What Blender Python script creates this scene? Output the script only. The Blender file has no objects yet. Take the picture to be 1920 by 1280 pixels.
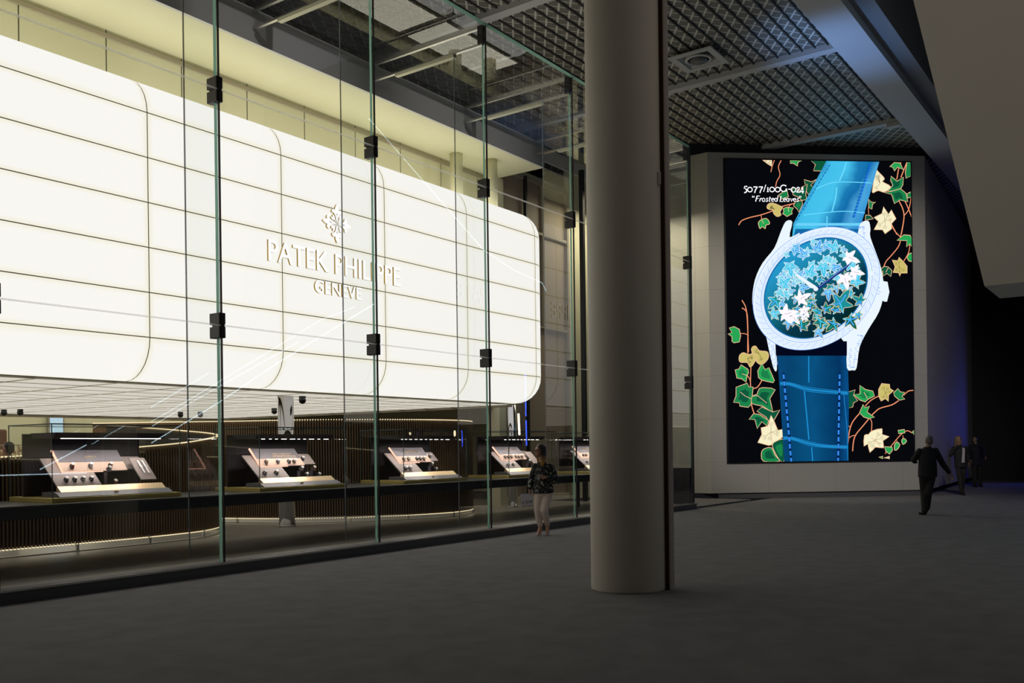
import bpy, bmesh, math, random
from math import sin, cos, pi, atan, radians
from mathutils import Vector, Matrix

C = bpy.context.scene.collection
S = bpy.context.scene
random.seed(7)
# ------------------------------------------------------------------ camera
F, PX, PY, ROLL, H = 1740., 960., 843., .0125, 1.62
A = atan((2212 - 960) / F)
UX, UY, WX, WY = sin(A), cos(A), -cos(A), sin(A)
TH = pi / 2 - A                      # the shop front's direction in plan
cd = bpy.data.cameras.new('camera'); cam = bpy.data.objects.new('camera', cd); C.objects.link(cam)
cd.sensor_width = 36; cd.lens = F / 1920 * 36
cd.shift_y = (PY - 640) / 1920
cd.clip_start = .1; cd.clip_end = 200
cam.location = (0, 0, H)
cam.rotation_euler = (pi / 2, ROLL, 0)
S.camera = cam
# principal point is fixed, the shift is applied in camera axes; roll turns about it
S.view_settings.view_transform = 'Standard'; S.view_settings.look = 'None'
S.view_settings.exposure = 0.0; S.view_settings.gamma = 1; S.view_settings.use_curve_mapping = False
S.cycles.transparent_max_bounces = 40
S.cycles.max_bounces = 8
S.cycles.caustics_reflective = False; S.cycles.caustics_refractive = False
S.cycles.sample_clamp_indirect = 3.0
# ------------------------------------------------------------------ world
wd = bpy.data.worlds.new('world'); S.world = wd; wd.use_nodes = True
wd.node_tree.nodes['Background'].inputs[0].default_value = (.55, .55, .6, 1)
wd.node_tree.nodes['Background'].inputs[1].default_value = .012

def P(u, w, z=0.): return Vector((u * UX + w * WX, u * UY + w * WY, z))
def UW(X, Y): return (X * UX + Y * UY, X * WX + Y * WY)

def area_light(name, u, w, z, sx, sy, power, col, rx=0., rz=0., spread=pi):
    l = bpy.data.lights.new(name, 'AREA'); l.shape = 'RECTANGLE'; l.size = sx; l.size_y = sy
    l.energy = power; l.color = col; l.spread = spread
    o = bpy.data.objects.new(name, l); C.objects.link(o); o.location = P(u, w, z)
    o.rotation_euler = (rx, 0, TH + rz)
    return o
# lamps of the place: cove tubes above the light wall, downlights in the shop, a blue stage wash; the fill lights among them are added
LIGHTS = []
area_light('cove_light', 10, 14.3, 7.66, 19, 1.2, 165, (1, .95, .76), rx=pi)
area_light('shop_light', 25, 13.4, 9.0, 3, 2, 150, (1, .9, .66))
area_light('lounge_light', 12, 21, 2.6, 12, 6, 90, (1, .85, .62))
area_light('hall_fill', 14, 1, 12.9, 10, 6, 50, (.88, .9, 1))  # added fill that brightens the hall, not a fitting of the place
rh = area_light('right_hall_fill', 8, -3, 9, 2, 2, 38, (1, .89, .76))  # added fill aimed at the leaning volume to brighten it
rh.rotation_euler = (P(13.3, 1.5, 6) - P(8, -3, 9)).to_track_quat('-Z', 'Y').to_euler()
area_light('doorway_light', 43.5, 4.5, 2.6, .3, 1.5, 30, (.08, .1, 1), rx=pi / 2, rz=pi / 2)
bl = bpy.data.lights.new('blue_wash', 'SPOT'); bl.energy = 1150; bl.color = (.22, .45, 1); bl.spot_size = .8; bl.spot_blend = 1; bl.shadow_soft_size = .3
bo = bpy.data.objects.new('blue_wash', bl); C.objects.link(bo); bo.location = P(20, 8.4, 5.5)
bo.rotation_euler = (P(22.0, 6.0, 11.2) - P(20, 8.4, 5.5)).to_track_quat('-Z', 'Y').to_euler()

wl = bpy.data.lights.new('block_fill_spot', 'SPOT'); wl.energy = 2600; wl.color = (1, .93, .84); wl.spot_size = .78; wl.spot_blend = .6; wl.shadow_soft_size = .4  # added spot that brightens the video wall block
wo = bpy.data.objects.new('block_fill_spot', wl); C.objects.link(wo); wo.location = P(16, .8, 9.0)
wo.rotation_euler = (P(29.6, 8.6, 4.6) - P(16, .8, 9.0)).to_track_quat('-Z', 'Y').to_euler()
for u_ in (4, 10, 16):
    gl = bpy.data.lights.new('band_fill_spot', 'SPOT'); gl.energy = 520; gl.color = (1, .97, .93); gl.spot_size = .62; gl.spot_blend = 1; gl.shadow_soft_size = .06  # spots added to brighten the grey front band
    go = bpy.data.objects.new('band_fill_spot', gl); C.objects.link(go); go.location = P(u_, 3.2, 9.9)
    go.rotation_euler = (P(u_ + 1, 13.5, 9.3) - P(u_, 3.2, 9.9)).to_track_quat('-Z', 'Y').to_euler()
area_light('rear_wall_fill', 9, 26.7, 3.3, 22, .3, 130, (1, .93, .72), rx=.7)  # added behind the soffit edge, out of view, to brighten the rear wall
# ------------------------------------------------------------------ materials
def lin(c):
    return tuple((x / 255 / 12.92 if x / 255 <= .04045 else ((x / 255 + .055) / 1.055) ** 2.4) for x in c) + (1,)
def mat(name, col, rough=.6, metal=0., spec=.5, noise=0., nscale=20., bump=0.):
    m = bpy.data.materials.new(name); m.use_nodes = True; n = m.node_tree.nodes; L = m.node_tree.links
    b = n['Principled BSDF']; c = tuple(col) + ((1,) if len(col) == 3 else ())
    b.inputs['Base Color'].default_value = c; b.inputs['Roughness'].default_value = rough
    b.inputs['Metallic'].default_value = metal; b.inputs['Specular IOR Level'].default_value = spec
    if noise or bump:
        t = n.new('ShaderNodeTexCoord'); x = n.new('ShaderNodeTexNoise'); x.inputs['Scale'].default_value = nscale
        x.inputs['Detail'].default_value = 4
        L.new(t.outputs['Object'], x.inputs['Vector'])
        if noise:
            r = n.new('ShaderNodeMapRange'); r.inputs[1].default_value = .3; r.inputs[2].default_value = .7
            r.inputs[3].default_value = 1 - noise; r.inputs[4].default_value = 1 + noise
            L.new(x.outputs[0], r.inputs[0])
            v = n.new('ShaderNodeVectorMath'); v.operation = 'SCALE'; v.inputs[0].default_value = c[:3]
            L.new(r.outputs[0], v.inputs['Scale']); L.new(v.outputs[0], b.inputs['Base Color'])
        if bump:
            bb = n.new('ShaderNodeBump'); bb.inputs['Strength'].default_value = bump; bb.inputs['Distance'].default_value = .01
            L.new(x.outputs[0], bb.inputs['Height']); L.new(bb.outputs[0], b.inputs['Normal'])
    return m
def emit(name, col, s=1.):
    m = bpy.data.materials.new(name); m.use_nodes = True; n = m.node_tree.nodes; L = m.node_tree.links
    n.remove(n['Principled BSDF']); e = n.new('ShaderNodeEmission'); e.inputs[0].default_value = tuple(col)[:3] + (1,); e.inputs[1].default_value = s
    L.new(e.outputs[0], n['Material Output'].inputs[0])
    return m
def glass_mat(name, ior, tint, rough=0.):
    """thin pane: clear, with a Fresnel mirror on the outer faces"""
    m = bpy.data.materials.new(name); m.use_nodes = True; n = m.node_tree.nodes; L = m.node_tree.links
    n.remove(n['Principled BSDF'])
    t = n.new('ShaderNodeBsdfTransparent'); t.inputs[0].default_value = tint + (1,)
    g = n.new('ShaderNodeBsdfGlossy'); g.inputs['Roughness'].default_value = rough
    f = n.new('ShaderNodeFresnel'); f.inputs[0].default_value = ior
    ge = n.new('ShaderNodeNewGeometry'); k = n.new('ShaderNodeMath'); k.operation = 'SUBTRACT'; k.inputs[0].default_value = 1
    L.new(ge.outputs['Backfacing'], k.inputs[1])
    mu = n.new('ShaderNodeMath'); mu.operation = 'MULTIPLY'; L.new(f.outputs[0], mu.inputs[0]); L.new(k.outputs[0], mu.inputs[1])
    x = n.new('ShaderNodeMixShader'); L.new(mu.outputs[0], x.inputs[0]); L.new(t.outputs[0], x.inputs[1]); L.new(g.outputs[0], x.inputs[2])
    L.new(x.outputs[0], n['Material Output'].inputs[0])
    return m
M = {}
M['glass'] = glass_mat('glass', 1.62, (.985, .988, .984))
M['fin_glass'] = glass_mat('fin_glass', 1.95, (.975, .985, .98))
M['case_glass'] = glass_mat('case_glass', 1.45, (.99, .995, .99))
def translucent(name, col, tr=.6):
    m = mat(name, col, .3); n = m.node_tree.nodes; L = m.node_tree.links
    t = n.new('ShaderNodeBsdfTranslucent'); t.inputs[0].default_value = tuple(col) + (1,); x = n.new('ShaderNodeMixShader'); x.inputs[0].default_value = tr
    L.new(n['Principled BSDF'].outputs[0], x.inputs[1]); L.new(t.outputs[0], x.inputs[2]); L.new(x.outputs[0], n['Material Output'].inputs[0]); return m
M['glass_edge'] = translucent('glass_edge', (.62, .85, .76), .8)
M['joint'] = translucent('joint', (1, .99, .95), .7)
def see_through(m, k):
    n = m.node_tree.nodes; L = m.node_tree.links; o = n['Material Output']; src = o.inputs[0].links[0].from_socket
    t = n.new('ShaderNodeBsdfTransparent'); x = n.new('ShaderNodeMixShader'); x.inputs[0].default_value = k
    L.new(src, x.inputs[1]); L.new(t.outputs[0], x.inputs[2]); L.new(x.outputs[0], o.inputs[0])
see_through(M['joint'], .7)
M['fin_rear'] = mat('fin_rear', (.34, .37, .38), .3)
M['seal'] = mat('seal', (.008, .01, .012), .5)
M['clamp'] = mat('clamp', (.025, .02, .018), .45, .3)
M['carpet'] = mat('carpet', (.225, .218, .222), .95, 0, .1, .10, 3., 0)
M['shop_floor'] = mat('shop_floor', (.34, .32, .275), .35, 0, .5, .12, 1.2)
M['plinth'] = mat('plinth', (.12, .12, .125), .45)
M['cream'] = mat('cream', (.64, .62, .44), .7, noise=.02, nscale=1.)
M['cream_dark'] = mat('cream_dark', (.34, .30, .22), .7)
M['brown_wall'] = mat('brown_wall', (.36, .29, .21), .6)
M['grey_band'] = mat('grey_band', (.55, .54, .54), .8)
M['white_paint'] = mat('white_paint', (.52, .50, .46), .75)
M['column'] = mat('column', (.78, .71, .60), .62, noise=.03, nscale=1.5)
M['trim_grey'] = mat('trim_grey', (.20, .19, .18), .7)
M['brown_gap'] = mat('brown_gap', (.12, .07, .045), .6)
M['conduit'] = mat('conduit', (.80, .72, .68), .5)
M['dark_wall'] = mat('dark_wall', (.03, .028, .03), .8)
M['black'] = mat('black', (.008, .008, .009), .35)
M['black_gloss'] = mat('black_gloss', (.006, .006, .007), .12)
M['counter'] = mat('counter', (.02, .02, .022), .25)
M['counter_top'] = mat('counter_top', (.09, .09, .085), .3)
M['gold'] = mat('gold', (.80, .60, .36), .42, .7)
M['gold_matt'] = mat('gold_matt', (.50, .40, .12), .5, .3)
M['chrome'] = mat('chrome', (.48, .48, .5), .08, 1)
M['steel'] = mat('steel', (.62, .6, .55), .3, .9)
M['wood'] = mat('wood', (.25, .16, .08), .5)
M['wood_dark'] = mat('wood_dark', (.022, .018, .014), .6)
M['board'] = mat('board', (.30, .25, .235), .65)
M['board_pink'] = mat('board_pink', (.50, .36, .28), .6)
M['board_dark'] = mat('board_dark', (.15, .14, .155), .7)
M['wedge'] = mat('wedge', (.14, .14, .155), .45)
M['felt'] = mat('felt', (.045, .04, .045), .8)
M['watch_face'] = mat('watch_face', (.9, .9, .9), .25, .3)
M['strap'] = mat('strap', (.05, .04, .04), .5)
M['strap_white'] = mat('strap_white', (.75, .72, .72), .5)
M['strap_red'] = mat('strap_red', (.3, .05, .04), .5)
M['beam'] = mat('beam', (.50, .49, .48), .7)
M['led'] = emit('led', (1, .93, .9), 4)
M['led_warm'] = emit('led_warm', (1, .52, .38), 1.7)
M['led_tip'] = emit('led_tip', (1, .82, .5), 1.1)
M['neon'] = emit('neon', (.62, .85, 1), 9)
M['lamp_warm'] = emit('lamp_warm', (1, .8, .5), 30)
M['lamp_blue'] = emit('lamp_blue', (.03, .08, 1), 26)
M['letter_face'] = emit('letter_face', (1, 1, .98), 1.25)
M['letter_side'] = mat('letter_side', (.52, .33, .03), .4, .5)
M['gasket'] = mat('gasket', (.11, .095, .05), .7)

def panel_mat(name, col, s, edge, soft):
    """backlit opal panel: brightness falls a little toward its rim (uv per panel)"""
    m = emit(name, col, s); n = m.node_tree.nodes; L = m.node_tree.links; e = n['Emission']
    t = n.new('ShaderNodeTexCoord'); sp = n.new('ShaderNodeSeparateXYZ'); L.new(t.outputs['UV'], sp.inputs[0])
    out = []
    for k in (0, 1):
        a = n.new('ShaderNodeMath'); a.operation = 'SUBTRACT'; L.new(sp.outputs[k], a.inputs[0]); a.inputs[1].default_value = .5
        b = n.new('ShaderNodeMath'); b.operation = 'ABSOLUTE'; L.new(a.outputs[0], b.inputs[0])
        c = n.new('ShaderNodeMapRange'); c.interpolation_type = 'SMOOTHSTEP'
        L.new(b.outputs[0], c.inputs[0]); c.inputs[1].default_value = soft[k]; c.inputs[2].default_value = .5
        c.inputs[3].default_value = 0; c.inputs[4].default_value = 1
        out.append(c)
    mx = n.new('ShaderNodeMath'); mx.operation = 'MAXIMUM'; L.new(out[0].outputs[0], mx.inputs[0]); L.new(out[1].outputs[0], mx.inputs[1])
    mix = n.new('ShaderNodeMix'); mix.data_type = 'RGBA'; L.new(mx.outputs[0], mix.inputs[0])
    mix.inputs[6].default_value = tuple(col) + (1,); mix.inputs[7].default_value = tuple(edge) + (1,)
    L.new(mix.outputs[2], e.inputs[0])
    return m
M['opal'] = panel_mat('opal', (1, .978, .93), 1.03, (.95, .91, .77), (.46, .38))
M['opal_soffit'] = panel_mat('opal_soffit', (1, .94, .82), .72, (.8, .72, .55), (.42, .42))

def grid_mat(name, base, line, pu, pv, lw, axes=(0, 2), off=(0, 0), rough=.7):
    """painted panels with thin joints"""
    m = mat(name, base, rough); n = m.node_tree.nodes; L = m.node_tree.links; b = n['Principled BSDF']
    t = n.new('ShaderNodeTexCoord'); sp = n.new('ShaderNodeSeparateXYZ'); L.new(t.outputs['Object'], sp.inputs[0])
    res = []
    for ax, per, of in ((axes[0], pu, off[0]), (axes[1], pv, off[1])):
        if not per: continue
        a = n.new('ShaderNodeMath'); a.operation = 'ADD'; L.new(sp.outputs[ax], a.inputs[0]); a.inputs[1].default_value = of
        p = n.new('ShaderNodeMath'); p.operation = 'PINGPONG'; L.new(a.outputs[0], p.inputs[0]); p.inputs[1].default_value = per / 2
        c = n.new('ShaderNodeMath'); c.operation = 'LESS_THAN'; L.new(p.outputs[0], c.inputs[0]); c.inputs[1].default_value = lw / 2
        res.append(c)
    o = res[0]
    if len(res) > 1:
        o = n.new('ShaderNodeMath'); o.operation = 'MAXIMUM'; L.new(res[0].outputs[0], o.inputs[0]); L.new(res[1].outputs[0], o.inputs[1])
    mix = n.new('ShaderNodeMix'); mix.data_type = 'RGBA'; L.new(o.outputs[0], mix.inputs[0])
    mix.inputs[6].default_value = tuple(base) + (1,); mix.inputs[7].default_value = tuple(line) + (1,)
    L.new(mix.outputs[2], b.inputs['Base Color'])
    return m
M['upper_wall'] = grid_mat('upper_wall', (.60, .585, .41), (.06, .055, .03), 1.5, 0, .022, (0, 2), (-.02, 0))
M['block'] = grid_mat('block', (.47, .455, .42), (.39, .375, .345), 2.2, 1.35, .02, (0, 2), (.35, .2))
M['end_wall'] = grid_mat('end_wall', (.55, .51, .38), (.36, .33, .24), 2.2, 1.35, .02, (1, 2), (.35, .2))
M['dark_panels'] = grid_mat('dark_panels', (.018, .017, .02), (.03, .028, .03), 1.25, 0, .04, (0, 2))

def ceiling_mat():
    m = mat('ceiling_lattice', (.2, .2, .2), .6); n = m.node_tree.nodes; L = m.node_tree.links; b = n['Principled BSDF']
    t = n.new('ShaderNodeTexCoord'); sp = n.new('ShaderNodeSeparateXYZ'); L.new(t.outputs['Object'], sp.inputs[0])
    def mth(op, a, bb=None):
        x = n.new('ShaderNodeMath'); x.operation = op
        for i, v in enumerate((a, bb)):
            if v is None: continue
            if isinstance(v, (int, float)): x.inputs[i].default_value = v
            else: L.new(v, x.inputs[i])
        return x.outputs[0]
    u, w = sp.outputs[0], sp.outputs[1]
    ku = mth('DIVIDE', u, .43); kw = mth('DIVIDE', w, .305)
    d1 = mth('PINGPONG', mth('ADD', ku, kw), .5); d2 = mth('PINGPONG', mth('SUBTRACT', ku, kw), .5)
    lat = mth('MAXIMUM', mth('LESS_THAN', d1, .055), mth('LESS_THAN', d2, .10))
    slot = mth('GREATER_THAN', mth('PINGPONG', mth('MULTIPLY', mth('SUBTRACT', ku, kw), 7), .5), .23)      # solid part between the slots
    v = mth('MAXIMUM', lat, slot)
    mix = n.new('ShaderNodeMix'); mix.data_type = 'RGBA'; L.new(v, mix.inputs[0])
    mix.inputs[6].default_value = (.022, .02, .018, 1)
    mix2 = n.new('ShaderNodeMix'); mix2.data_type = 'RGBA'; L.new(lat, mix2.inputs[0])
    mix2.inputs[6].default_value = (.27, .255, .22, 1); mix2.inputs[7].default_value = (.62, .59, .52, 1)
    L.new(mix2.outputs[2], mix.inputs[7]); L.new(mix.outputs[2], b.inputs['Base Color'])
    return m
M['lattice'] = ceiling_mat()

# ------------------------------------------------------------------ mesh helpers
class MB:
    def __init__(s): s.v = []; s.f = []; s.m = []; s.uv = {}; s.cur = 0; s.smooth = set()
    def add(s, vs, fs, sm=False, uvs=None):
        o = len(s.v); s.v += [tuple(v) for v in vs]
        for i, f in enumerate(fs):
            if uvs: s.uv[len(s.f)] = uvs[i]
            if sm: s.smooth.add(len(s.f))
            s.f.append(tuple(o + k for k in f)); s.m.append(s.cur)
        return s
    def box(s, x0, x1, y0, y1, z0, z1):
        vs = [(x, y, z) for z in (z0, z1) for y in (y0, y1) for x in (x0, x1)]
        return s.add(vs, [(0, 2, 3, 1), (4, 5, 7, 6), (0, 1, 5, 4), (1, 3, 7, 5), (3, 2, 6, 7), (2, 0, 4, 6)])
    def prism(s, pts, axis, a, b):
        """polygon pts in the two other axes, extruded along axis from a to b"""
        n = len(pts)
        def mk(p, t): return (t, p[0], p[1]) if axis == 0 else ((p[0], t, p[1]) if axis == 1 else (p[0], p[1], t))
        vs = [mk(p, a) for p in pts] + [mk(p, b) for p in pts]
        return s.add(vs, [tuple(range(n))[::-1], tuple(range(n, 2 * n))] + [(i, (i + 1) % n, n + (i + 1) % n, n + i) for i in range(n)])
    def tube(s, pts, r, n=10, cap=True):
        pts = [Vector(p) for p in pts]; rs = r if isinstance(r, (list, tuple)) else [r] * len(pts)
        vs = []; up = None
        for i, p in enumerate(pts):
            d = (pts[min(i + 1, len(pts) - 1)] - pts[max(i - 1, 0)]).normalized()
            if up is None or abs(up.dot(d)) > .95: up = Vector((0, 0, 1)) if abs(d.z) < .9 else Vector((1, 0, 0))
            a = d.cross(up).normalized(); b = d.cross(a).normalized(); up = -b if False else up
            for k in range(n):
                t = 2 * pi * k / n; vs.append(p + (a * cos(t) + b * sin(t)) * rs[i])
        fs = [(i * n + k, i * n + (k + 1) % n, (i + 1) * n + (k + 1) % n, (i + 1) * n + k) for i in range(len(pts) - 1) for k in range(n)]
        s.add(vs, fs, True)
        if cap:
            o = len(s.v) - len(vs); s.f.append(tuple(o + k for k in range(n))[::-1]); s.m.append(s.cur)
            s.f.append(tuple(o + (len(pts) - 1) * n + k for k in range(n))); s.m.append(s.cur)
        return s
    def lathe(s, prof, c=(0, 0), n=32, ex=1., ey=1.):
        vs = [(c[0] + r * cos(2 * pi * k / n) * ex, c[1] + r * sin(2 * pi * k / n) * ey, z) for r, z in prof for k in range(n)]
        fs = [(i * n + k, i * n + (k + 1) % n, (i + 1) * n + (k + 1) % n, (i + 1) * n + k) for i in range(len(prof) - 1) for k in range(n)]
        s.add(vs, fs, True)
        o = len(s.v) - len(vs); m = (len(prof) - 1) * n
        s.f.append(tuple(o + k for k in range(n))[::-1]); s.m.append(s.cur)
        s.f.append(tuple(o + m + k for k in range(n))); s.m.append(s.cur)
        return s
    def ball(s, c, r, n=16, m=10, rot=None):
        rr = r if isinstance(r, (tuple, list)) else (r, r, r); vs = []
        for i in range(m + 1):
            for k in range(n):
                a = pi * i / m; t = 2 * pi * k / n
                v = Vector((rr[0] * sin(a) * cos(t), rr[1] * sin(a) * sin(t), rr[2] * cos(a)))
                if rot: v = rot @ v
                vs.append(v + Vector(c))
        return s.add(vs, [(i * n + k, (i + 1) * n + k, (i + 1) * n + (k + 1) % n, i * n + (k + 1) % n) for i in range(m) for k in range(n)], True)
    def build(s, name, mats, parent=None, loc=(0, 0, 0), rot=0., fix=True):
        me = bpy.data.meshes.new(name); me.from_pydata(s.v, [], s.f)
        for m in (mats if isinstance(mats, (list, tuple)) else [mats]): me.materials.append(m)
        for i, p in enumerate(me.polygons):
            p.material_index = s.m[i]; p.use_smooth = i in s.smooth
        if s.uv:
            ul = me.uv_layers.new(name='UVMap')
            for i, p in enumerate(me.polygons):
                if i in s.uv:
                    for li, q in zip(p.loop_indices, s.uv[i]): ul.data[li].uv = q
        if fix:
            bm = bmesh.new(); bm.from_mesh(me); bmesh.ops.recalc_face_normals(bm, faces=bm.faces); bm.to_mesh(me); bm.free()
        me.update()
        o = bpy.data.objects.new(name, me); C.objects.link(o)
        o.location = loc; o.rotation_euler = (0, 0, rot)
        if parent: o.parent = parent
        return o
def tag(o, label=None, cat=None, group=None, kind=None):
    if label: o['label'] = label
    if cat: o['category'] = cat
    if group: o['group'] = group
    if kind: o['kind'] = kind
    return o
def thing(name, label, cat, u=0, w=0, z=0, rz=0., group=None):
    """Empty at the base of a thing; its local x runs along the shop front, its y into the shop"""
    o = bpy.data.objects.new(name, None); C.objects.link(o); o.empty_display_size = .2
    o.location = P(u, w, z); o.rotation_euler = (0, 0, TH + rz)
    return tag(o, label, cat, group)
def struct(name, mb, m):
    o = mb.build(name, m, None, (0, 0, 0), TH); o['kind'] = 'structure'; return o
def bevel(o, w=.01, seg=2):
    b = o.modifiers.new('bevel', 'BEVEL'); b.width = w; b.segments = seg; b.limit_method = 'ANGLE'; return o
def text_mesh(name, body, size, depth, m, parent, sx=1., shear=0., spacing=1., align='LEFT', offset=0., bevelw=0.):
    cu = bpy.data.curves.new(name, 'FONT'); cu.body = body; cu.size = size; cu.extrude = depth; cu.shear = shear
    cu.space_character = spacing; cu.align_x = align; cu.offset = offset; cu.resolution_u = 4
    t = bpy.data.objects.new(name + '_tmp', cu); C.objects.link(t)
    bpy.context.view_layer.update()
    me = bpy.data.meshes.new_from_object(t.evaluated_get(bpy.context.evaluated_depsgraph_get()))
    bpy.data.objects.remove(t); me.name = name
    for v in me.vertices: v.co.x *= sx
    me.materials.clear()
    for k in (m if isinstance(m, (list, tuple)) else [m]): me.materials.append(k)
    if isinstance(m, (list, tuple)):
        for p in me.polygons: p.material_index = 0 if p.normal.z > .5 else 1
    o = bpy.data.objects.new(name, me); C.objects.link(o); o.parent = parent
    return o

# ================================================================== THE SETTING
struct('floor', MB().box(-4, 52, -14, 10.42, -.1, 0), M['carpet'])
fl = MB().box(-4, 22.7, 10.62, 32, -.1, .12); struct('floor_shop', fl, M['shop_floor'])
struct('floor_passage', MB().box(22.9, 27.2, 10.62, 32, -.1, .02), M['carpet'])
struct('trim_1', MB().box(-4, 22.85, 10.42, 10.62, 0, .15), M['plinth'])
struct('trim_2', MB().box(-4, 22.86, 10.40, 10.45, .13, .155), M['steel'])
struct('ceiling', MB().box(-4, 46, 6.35, 34, 11.2, 11.3), M['lattice'])
rb = MB()
for k in range(0, 60):
    w = 6.405 + .305 * k
    rb.box(-2, 29.2, w - .018, w + .018, 11.165, 11.2)
struct('trim_3', rb, mat('shadow_gap', (.03, .027, .025), .6))  # dark strips stand in for the shadow gaps between ceiling panels
for i, u in enumerate((10.05, 16.3, 22.55, 28.75)):
    struct('trim_%d' % (4 + i), MB().box(u - .13, u + .13, 6.3, 26, 11.06, 11.2), M['beam'])
struct('beam_trim_1', MB().box(4, 46, 5.55, 6.35, 10.75, 11.35), M['beam']).name = 'trim_8'
struct('trim_9', MB().box(4, 46, 5.1, 5.55, 10.95, 13.0), M['trim_grey'])
struct('ceiling_hall', MB().box(-4, 46, -14, 5.2, 13.0, 13.1), M['dark_wall'])
struct('trim_10', MB().box(26, 26.4, 3.0, 5.1, 12.0, 13.0), M['beam'])
# dark bulkhead over the video wall

# upper box of the shop: soffit, grey front band, rear wall with joints
struct('wall_band', MB().box(-4, 20.3, 13.45, 13.52, 9.0, 9.62), M['grey_band'])
struct('ceiling_soffit', MB().box(-4, 20.3, 13.52, 15.07, 9.0, 9.06), M['cream'])
struct('wall_upper', MB().box(-4, 20.2, 15.07, 15.2, 2.8, 9.0), M['upper_wall'])
struct('trim_11', MB().box(-4, 20.2, 15.03, 15.07, 8.86, 8.93), M['cream_dark'])  # darker strip drawn in for the shade line of the wall-top reveal
struct('wall_roof', MB().box(-4, 20.3, 13.52, 26, 9.5, 9.62), M['grey_band'])
# pilaster and glazed partition behind the light wall's end
struct('wall_pilaster', MB().box(20.15, 20.45, 14.9, 15.3, .12, 9.0), M['cream'])
pt = MB().box(20.45, 24.0, 15.07, 15.12, 9.32, 9.45).box(20.45, 24.0, 15.05, 15.12, 7.86, 7.94).box(20.45, 24.0, 15.05, 15.12, 5.15, 5.21)
pt.box(23.9, 24.0, 15.03, 15.13, .12, 9.45).box(22.6, 22.66, 15.05, 15.12, 5.15, 9.4)
struct('trim_12', pt, M['cream_dark'])
struct('trim_13', MB().box(21.68, 21.75, 15.0, 15.1, .12, 9.4), M['seal'])
struct('wall_partition', MB().box(20.45, 23.9, 15.14, 15.2, .3, 9.4), M['brown_wall'])
struct('trim_14', MB().box(20.45, 24.0, 15.05, 15.14, .12, .3), M['cream'])
struct('wall_beyond', MB().box(24.0, 27.2, 15.07, 15.2, .1, 11.2), M['cream'])
struct('trim_15', MB().box(20.3, 27.2, 14.98, 15.06, 10.05, 10.45), M['grey_band'])
struct('ceiling_passage', MB().box(20.3, 27.2, 15.2, 30, 9.45, 9.6), M['cream'])
# rear wall of the lounge
struct('wall_back', MB().box(-6, 27.2, 28.0, 28.2, 0, 4.5), M['cream'])
struct('wall_back_side', MB().box(19.4, 19.5, 15.3, 28.0, 2.76, 3.6), M['brown_wall'])
# far right of the hall
struct('wall_right', MB().box(46, 46.2, -16, 9, 0, 13), M['dark_panels'])
dd = MB().box(45.9, 46, 2.0, 5.2, 0, 3.4); struct('door_1', dd, M['black'])
struct('trim_16', MB().box(45.85, 46, 5.2, 5.35, 0, 3.5).box(45.85, 46, 1.85, 2.0, 0, 3.5).box(45.85, 46, 1.85, 5.35, 3.4, 3.55), M['dark_wall'])

# ------------------------------------------------------------------ video wall block
def ray(x, y):
    p = (x - PX) / F; q = (y - PY) / F
    return Vector((p * cos(ROLL) - q * sin(ROLL), 1., -(p * sin(ROLL) + q * cos(ROLL))))
XL, YL = (1333 - 960) / F * 29.0, 29.0
XR, YR = (1740 - 960) / F * 29.66, 29.66
A0 = Vector((XL, YL)); A1 = Vector((XR, YR)); DV = (A1 - A0).normalized(); NV = Vector((DV.y, -DV.x))
LB = (A1 - A0).length
blk = thing('video_wall', 'white-clad block with a huge lit video screen showing a watch', 'video screen')
blk.location = (A0.x, A0.y, 0); blk.rotation_euler = (0, 0, math.atan2(DV.y, DV.x))
binv = Matrix.Rotation(-math.atan2(DV.y, DV.x), 2)
def loc2(p): return binv @ (Vector(p) - A0)
def lp(u, w): v = P(u, w); return loc2((v.x, v.y))
uL, wL = UW(*A0); uR, wR = UW(*A1)
q0 = lp(uL, wL + 3.4); q1 = lp(uL + 3, wL + 3.4); q3 = lp(45.0, 7.4); q2 = lp(45.0, wL + 1)
body = MB().prism([(0, 0), (LB, 0), tuple(q3), tuple(q2), tuple(q1), tuple(q0)], 2, .18, 10.84)
bo_ = body.build('cladding', M['block'], blk)
bh = MB().box(-4, 16, .3, .4, 10.86, 11.3).build('wall_bulkhead', M['dark_panels'], None, (A0.x, A0.y, 0), math.atan2(DV.y, DV.x)); bh['kind'] = 'structure'
k0 = MB().prism([(.25, .08), (LB - .05, .08), (LB + .1, 6), (1.0, 6)], 2, 0, .18); k0.build('plinth', M['plinth'], blk)
# interior end wall of the shop continues the block's left side
struct('wall_end', MB().box(27.2, 27.4, wL + 3.4, 30, .1, 11.2), M['end_wall'])
# gloss panel strip on the block's side with blue light: the side is slightly glossy
SCR = {}
def plane_xy(px, py):
    d = ray(px, py); n = Vector((NV.x, NV.y)); o = Vector((0, 0))
    t = (A0 - o).dot(n) / Vector((d.x, d.y)).dot(n)
    X = Vector((d.x, d.y)) * t
    return ((X - A0).dot(DV), H + d.z * t)
s00 = plane_xy(1367, 866); s11 = plane_xy(1705, 306); s01 = plane_xy(1357, 299); s10 = plane_xy(1713, 862)
x0s = (s00[0] + s01[0]) / 2; x1s = (s10[0] + s11[0]) / 2; z0s = (s00[1] + s10[1]) / 2; z1s = (s01[1] + s11[1]) / 2
M['screen_black'] = emit('screen_black', (.25, .32, .5), .008)
MB().box(x0s, x1s, -.05, .02, z0s, z1s).build('screen_panel', [M['screen_black']], blk)
MB().box(x0s - .05, x1s + .05, -.03, .01, z1s, z1s + .05).box(x0s - .05, x1s + .05, -.03, .01, z0s - .05, z0s)\
    .box(x0s - .05, x0s, -.03, .01, z0s, z1s).box(x1s, x1s + .05, -.03, .01, z0s, z1s).build('screen_bezel', M['black'], blk)

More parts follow.
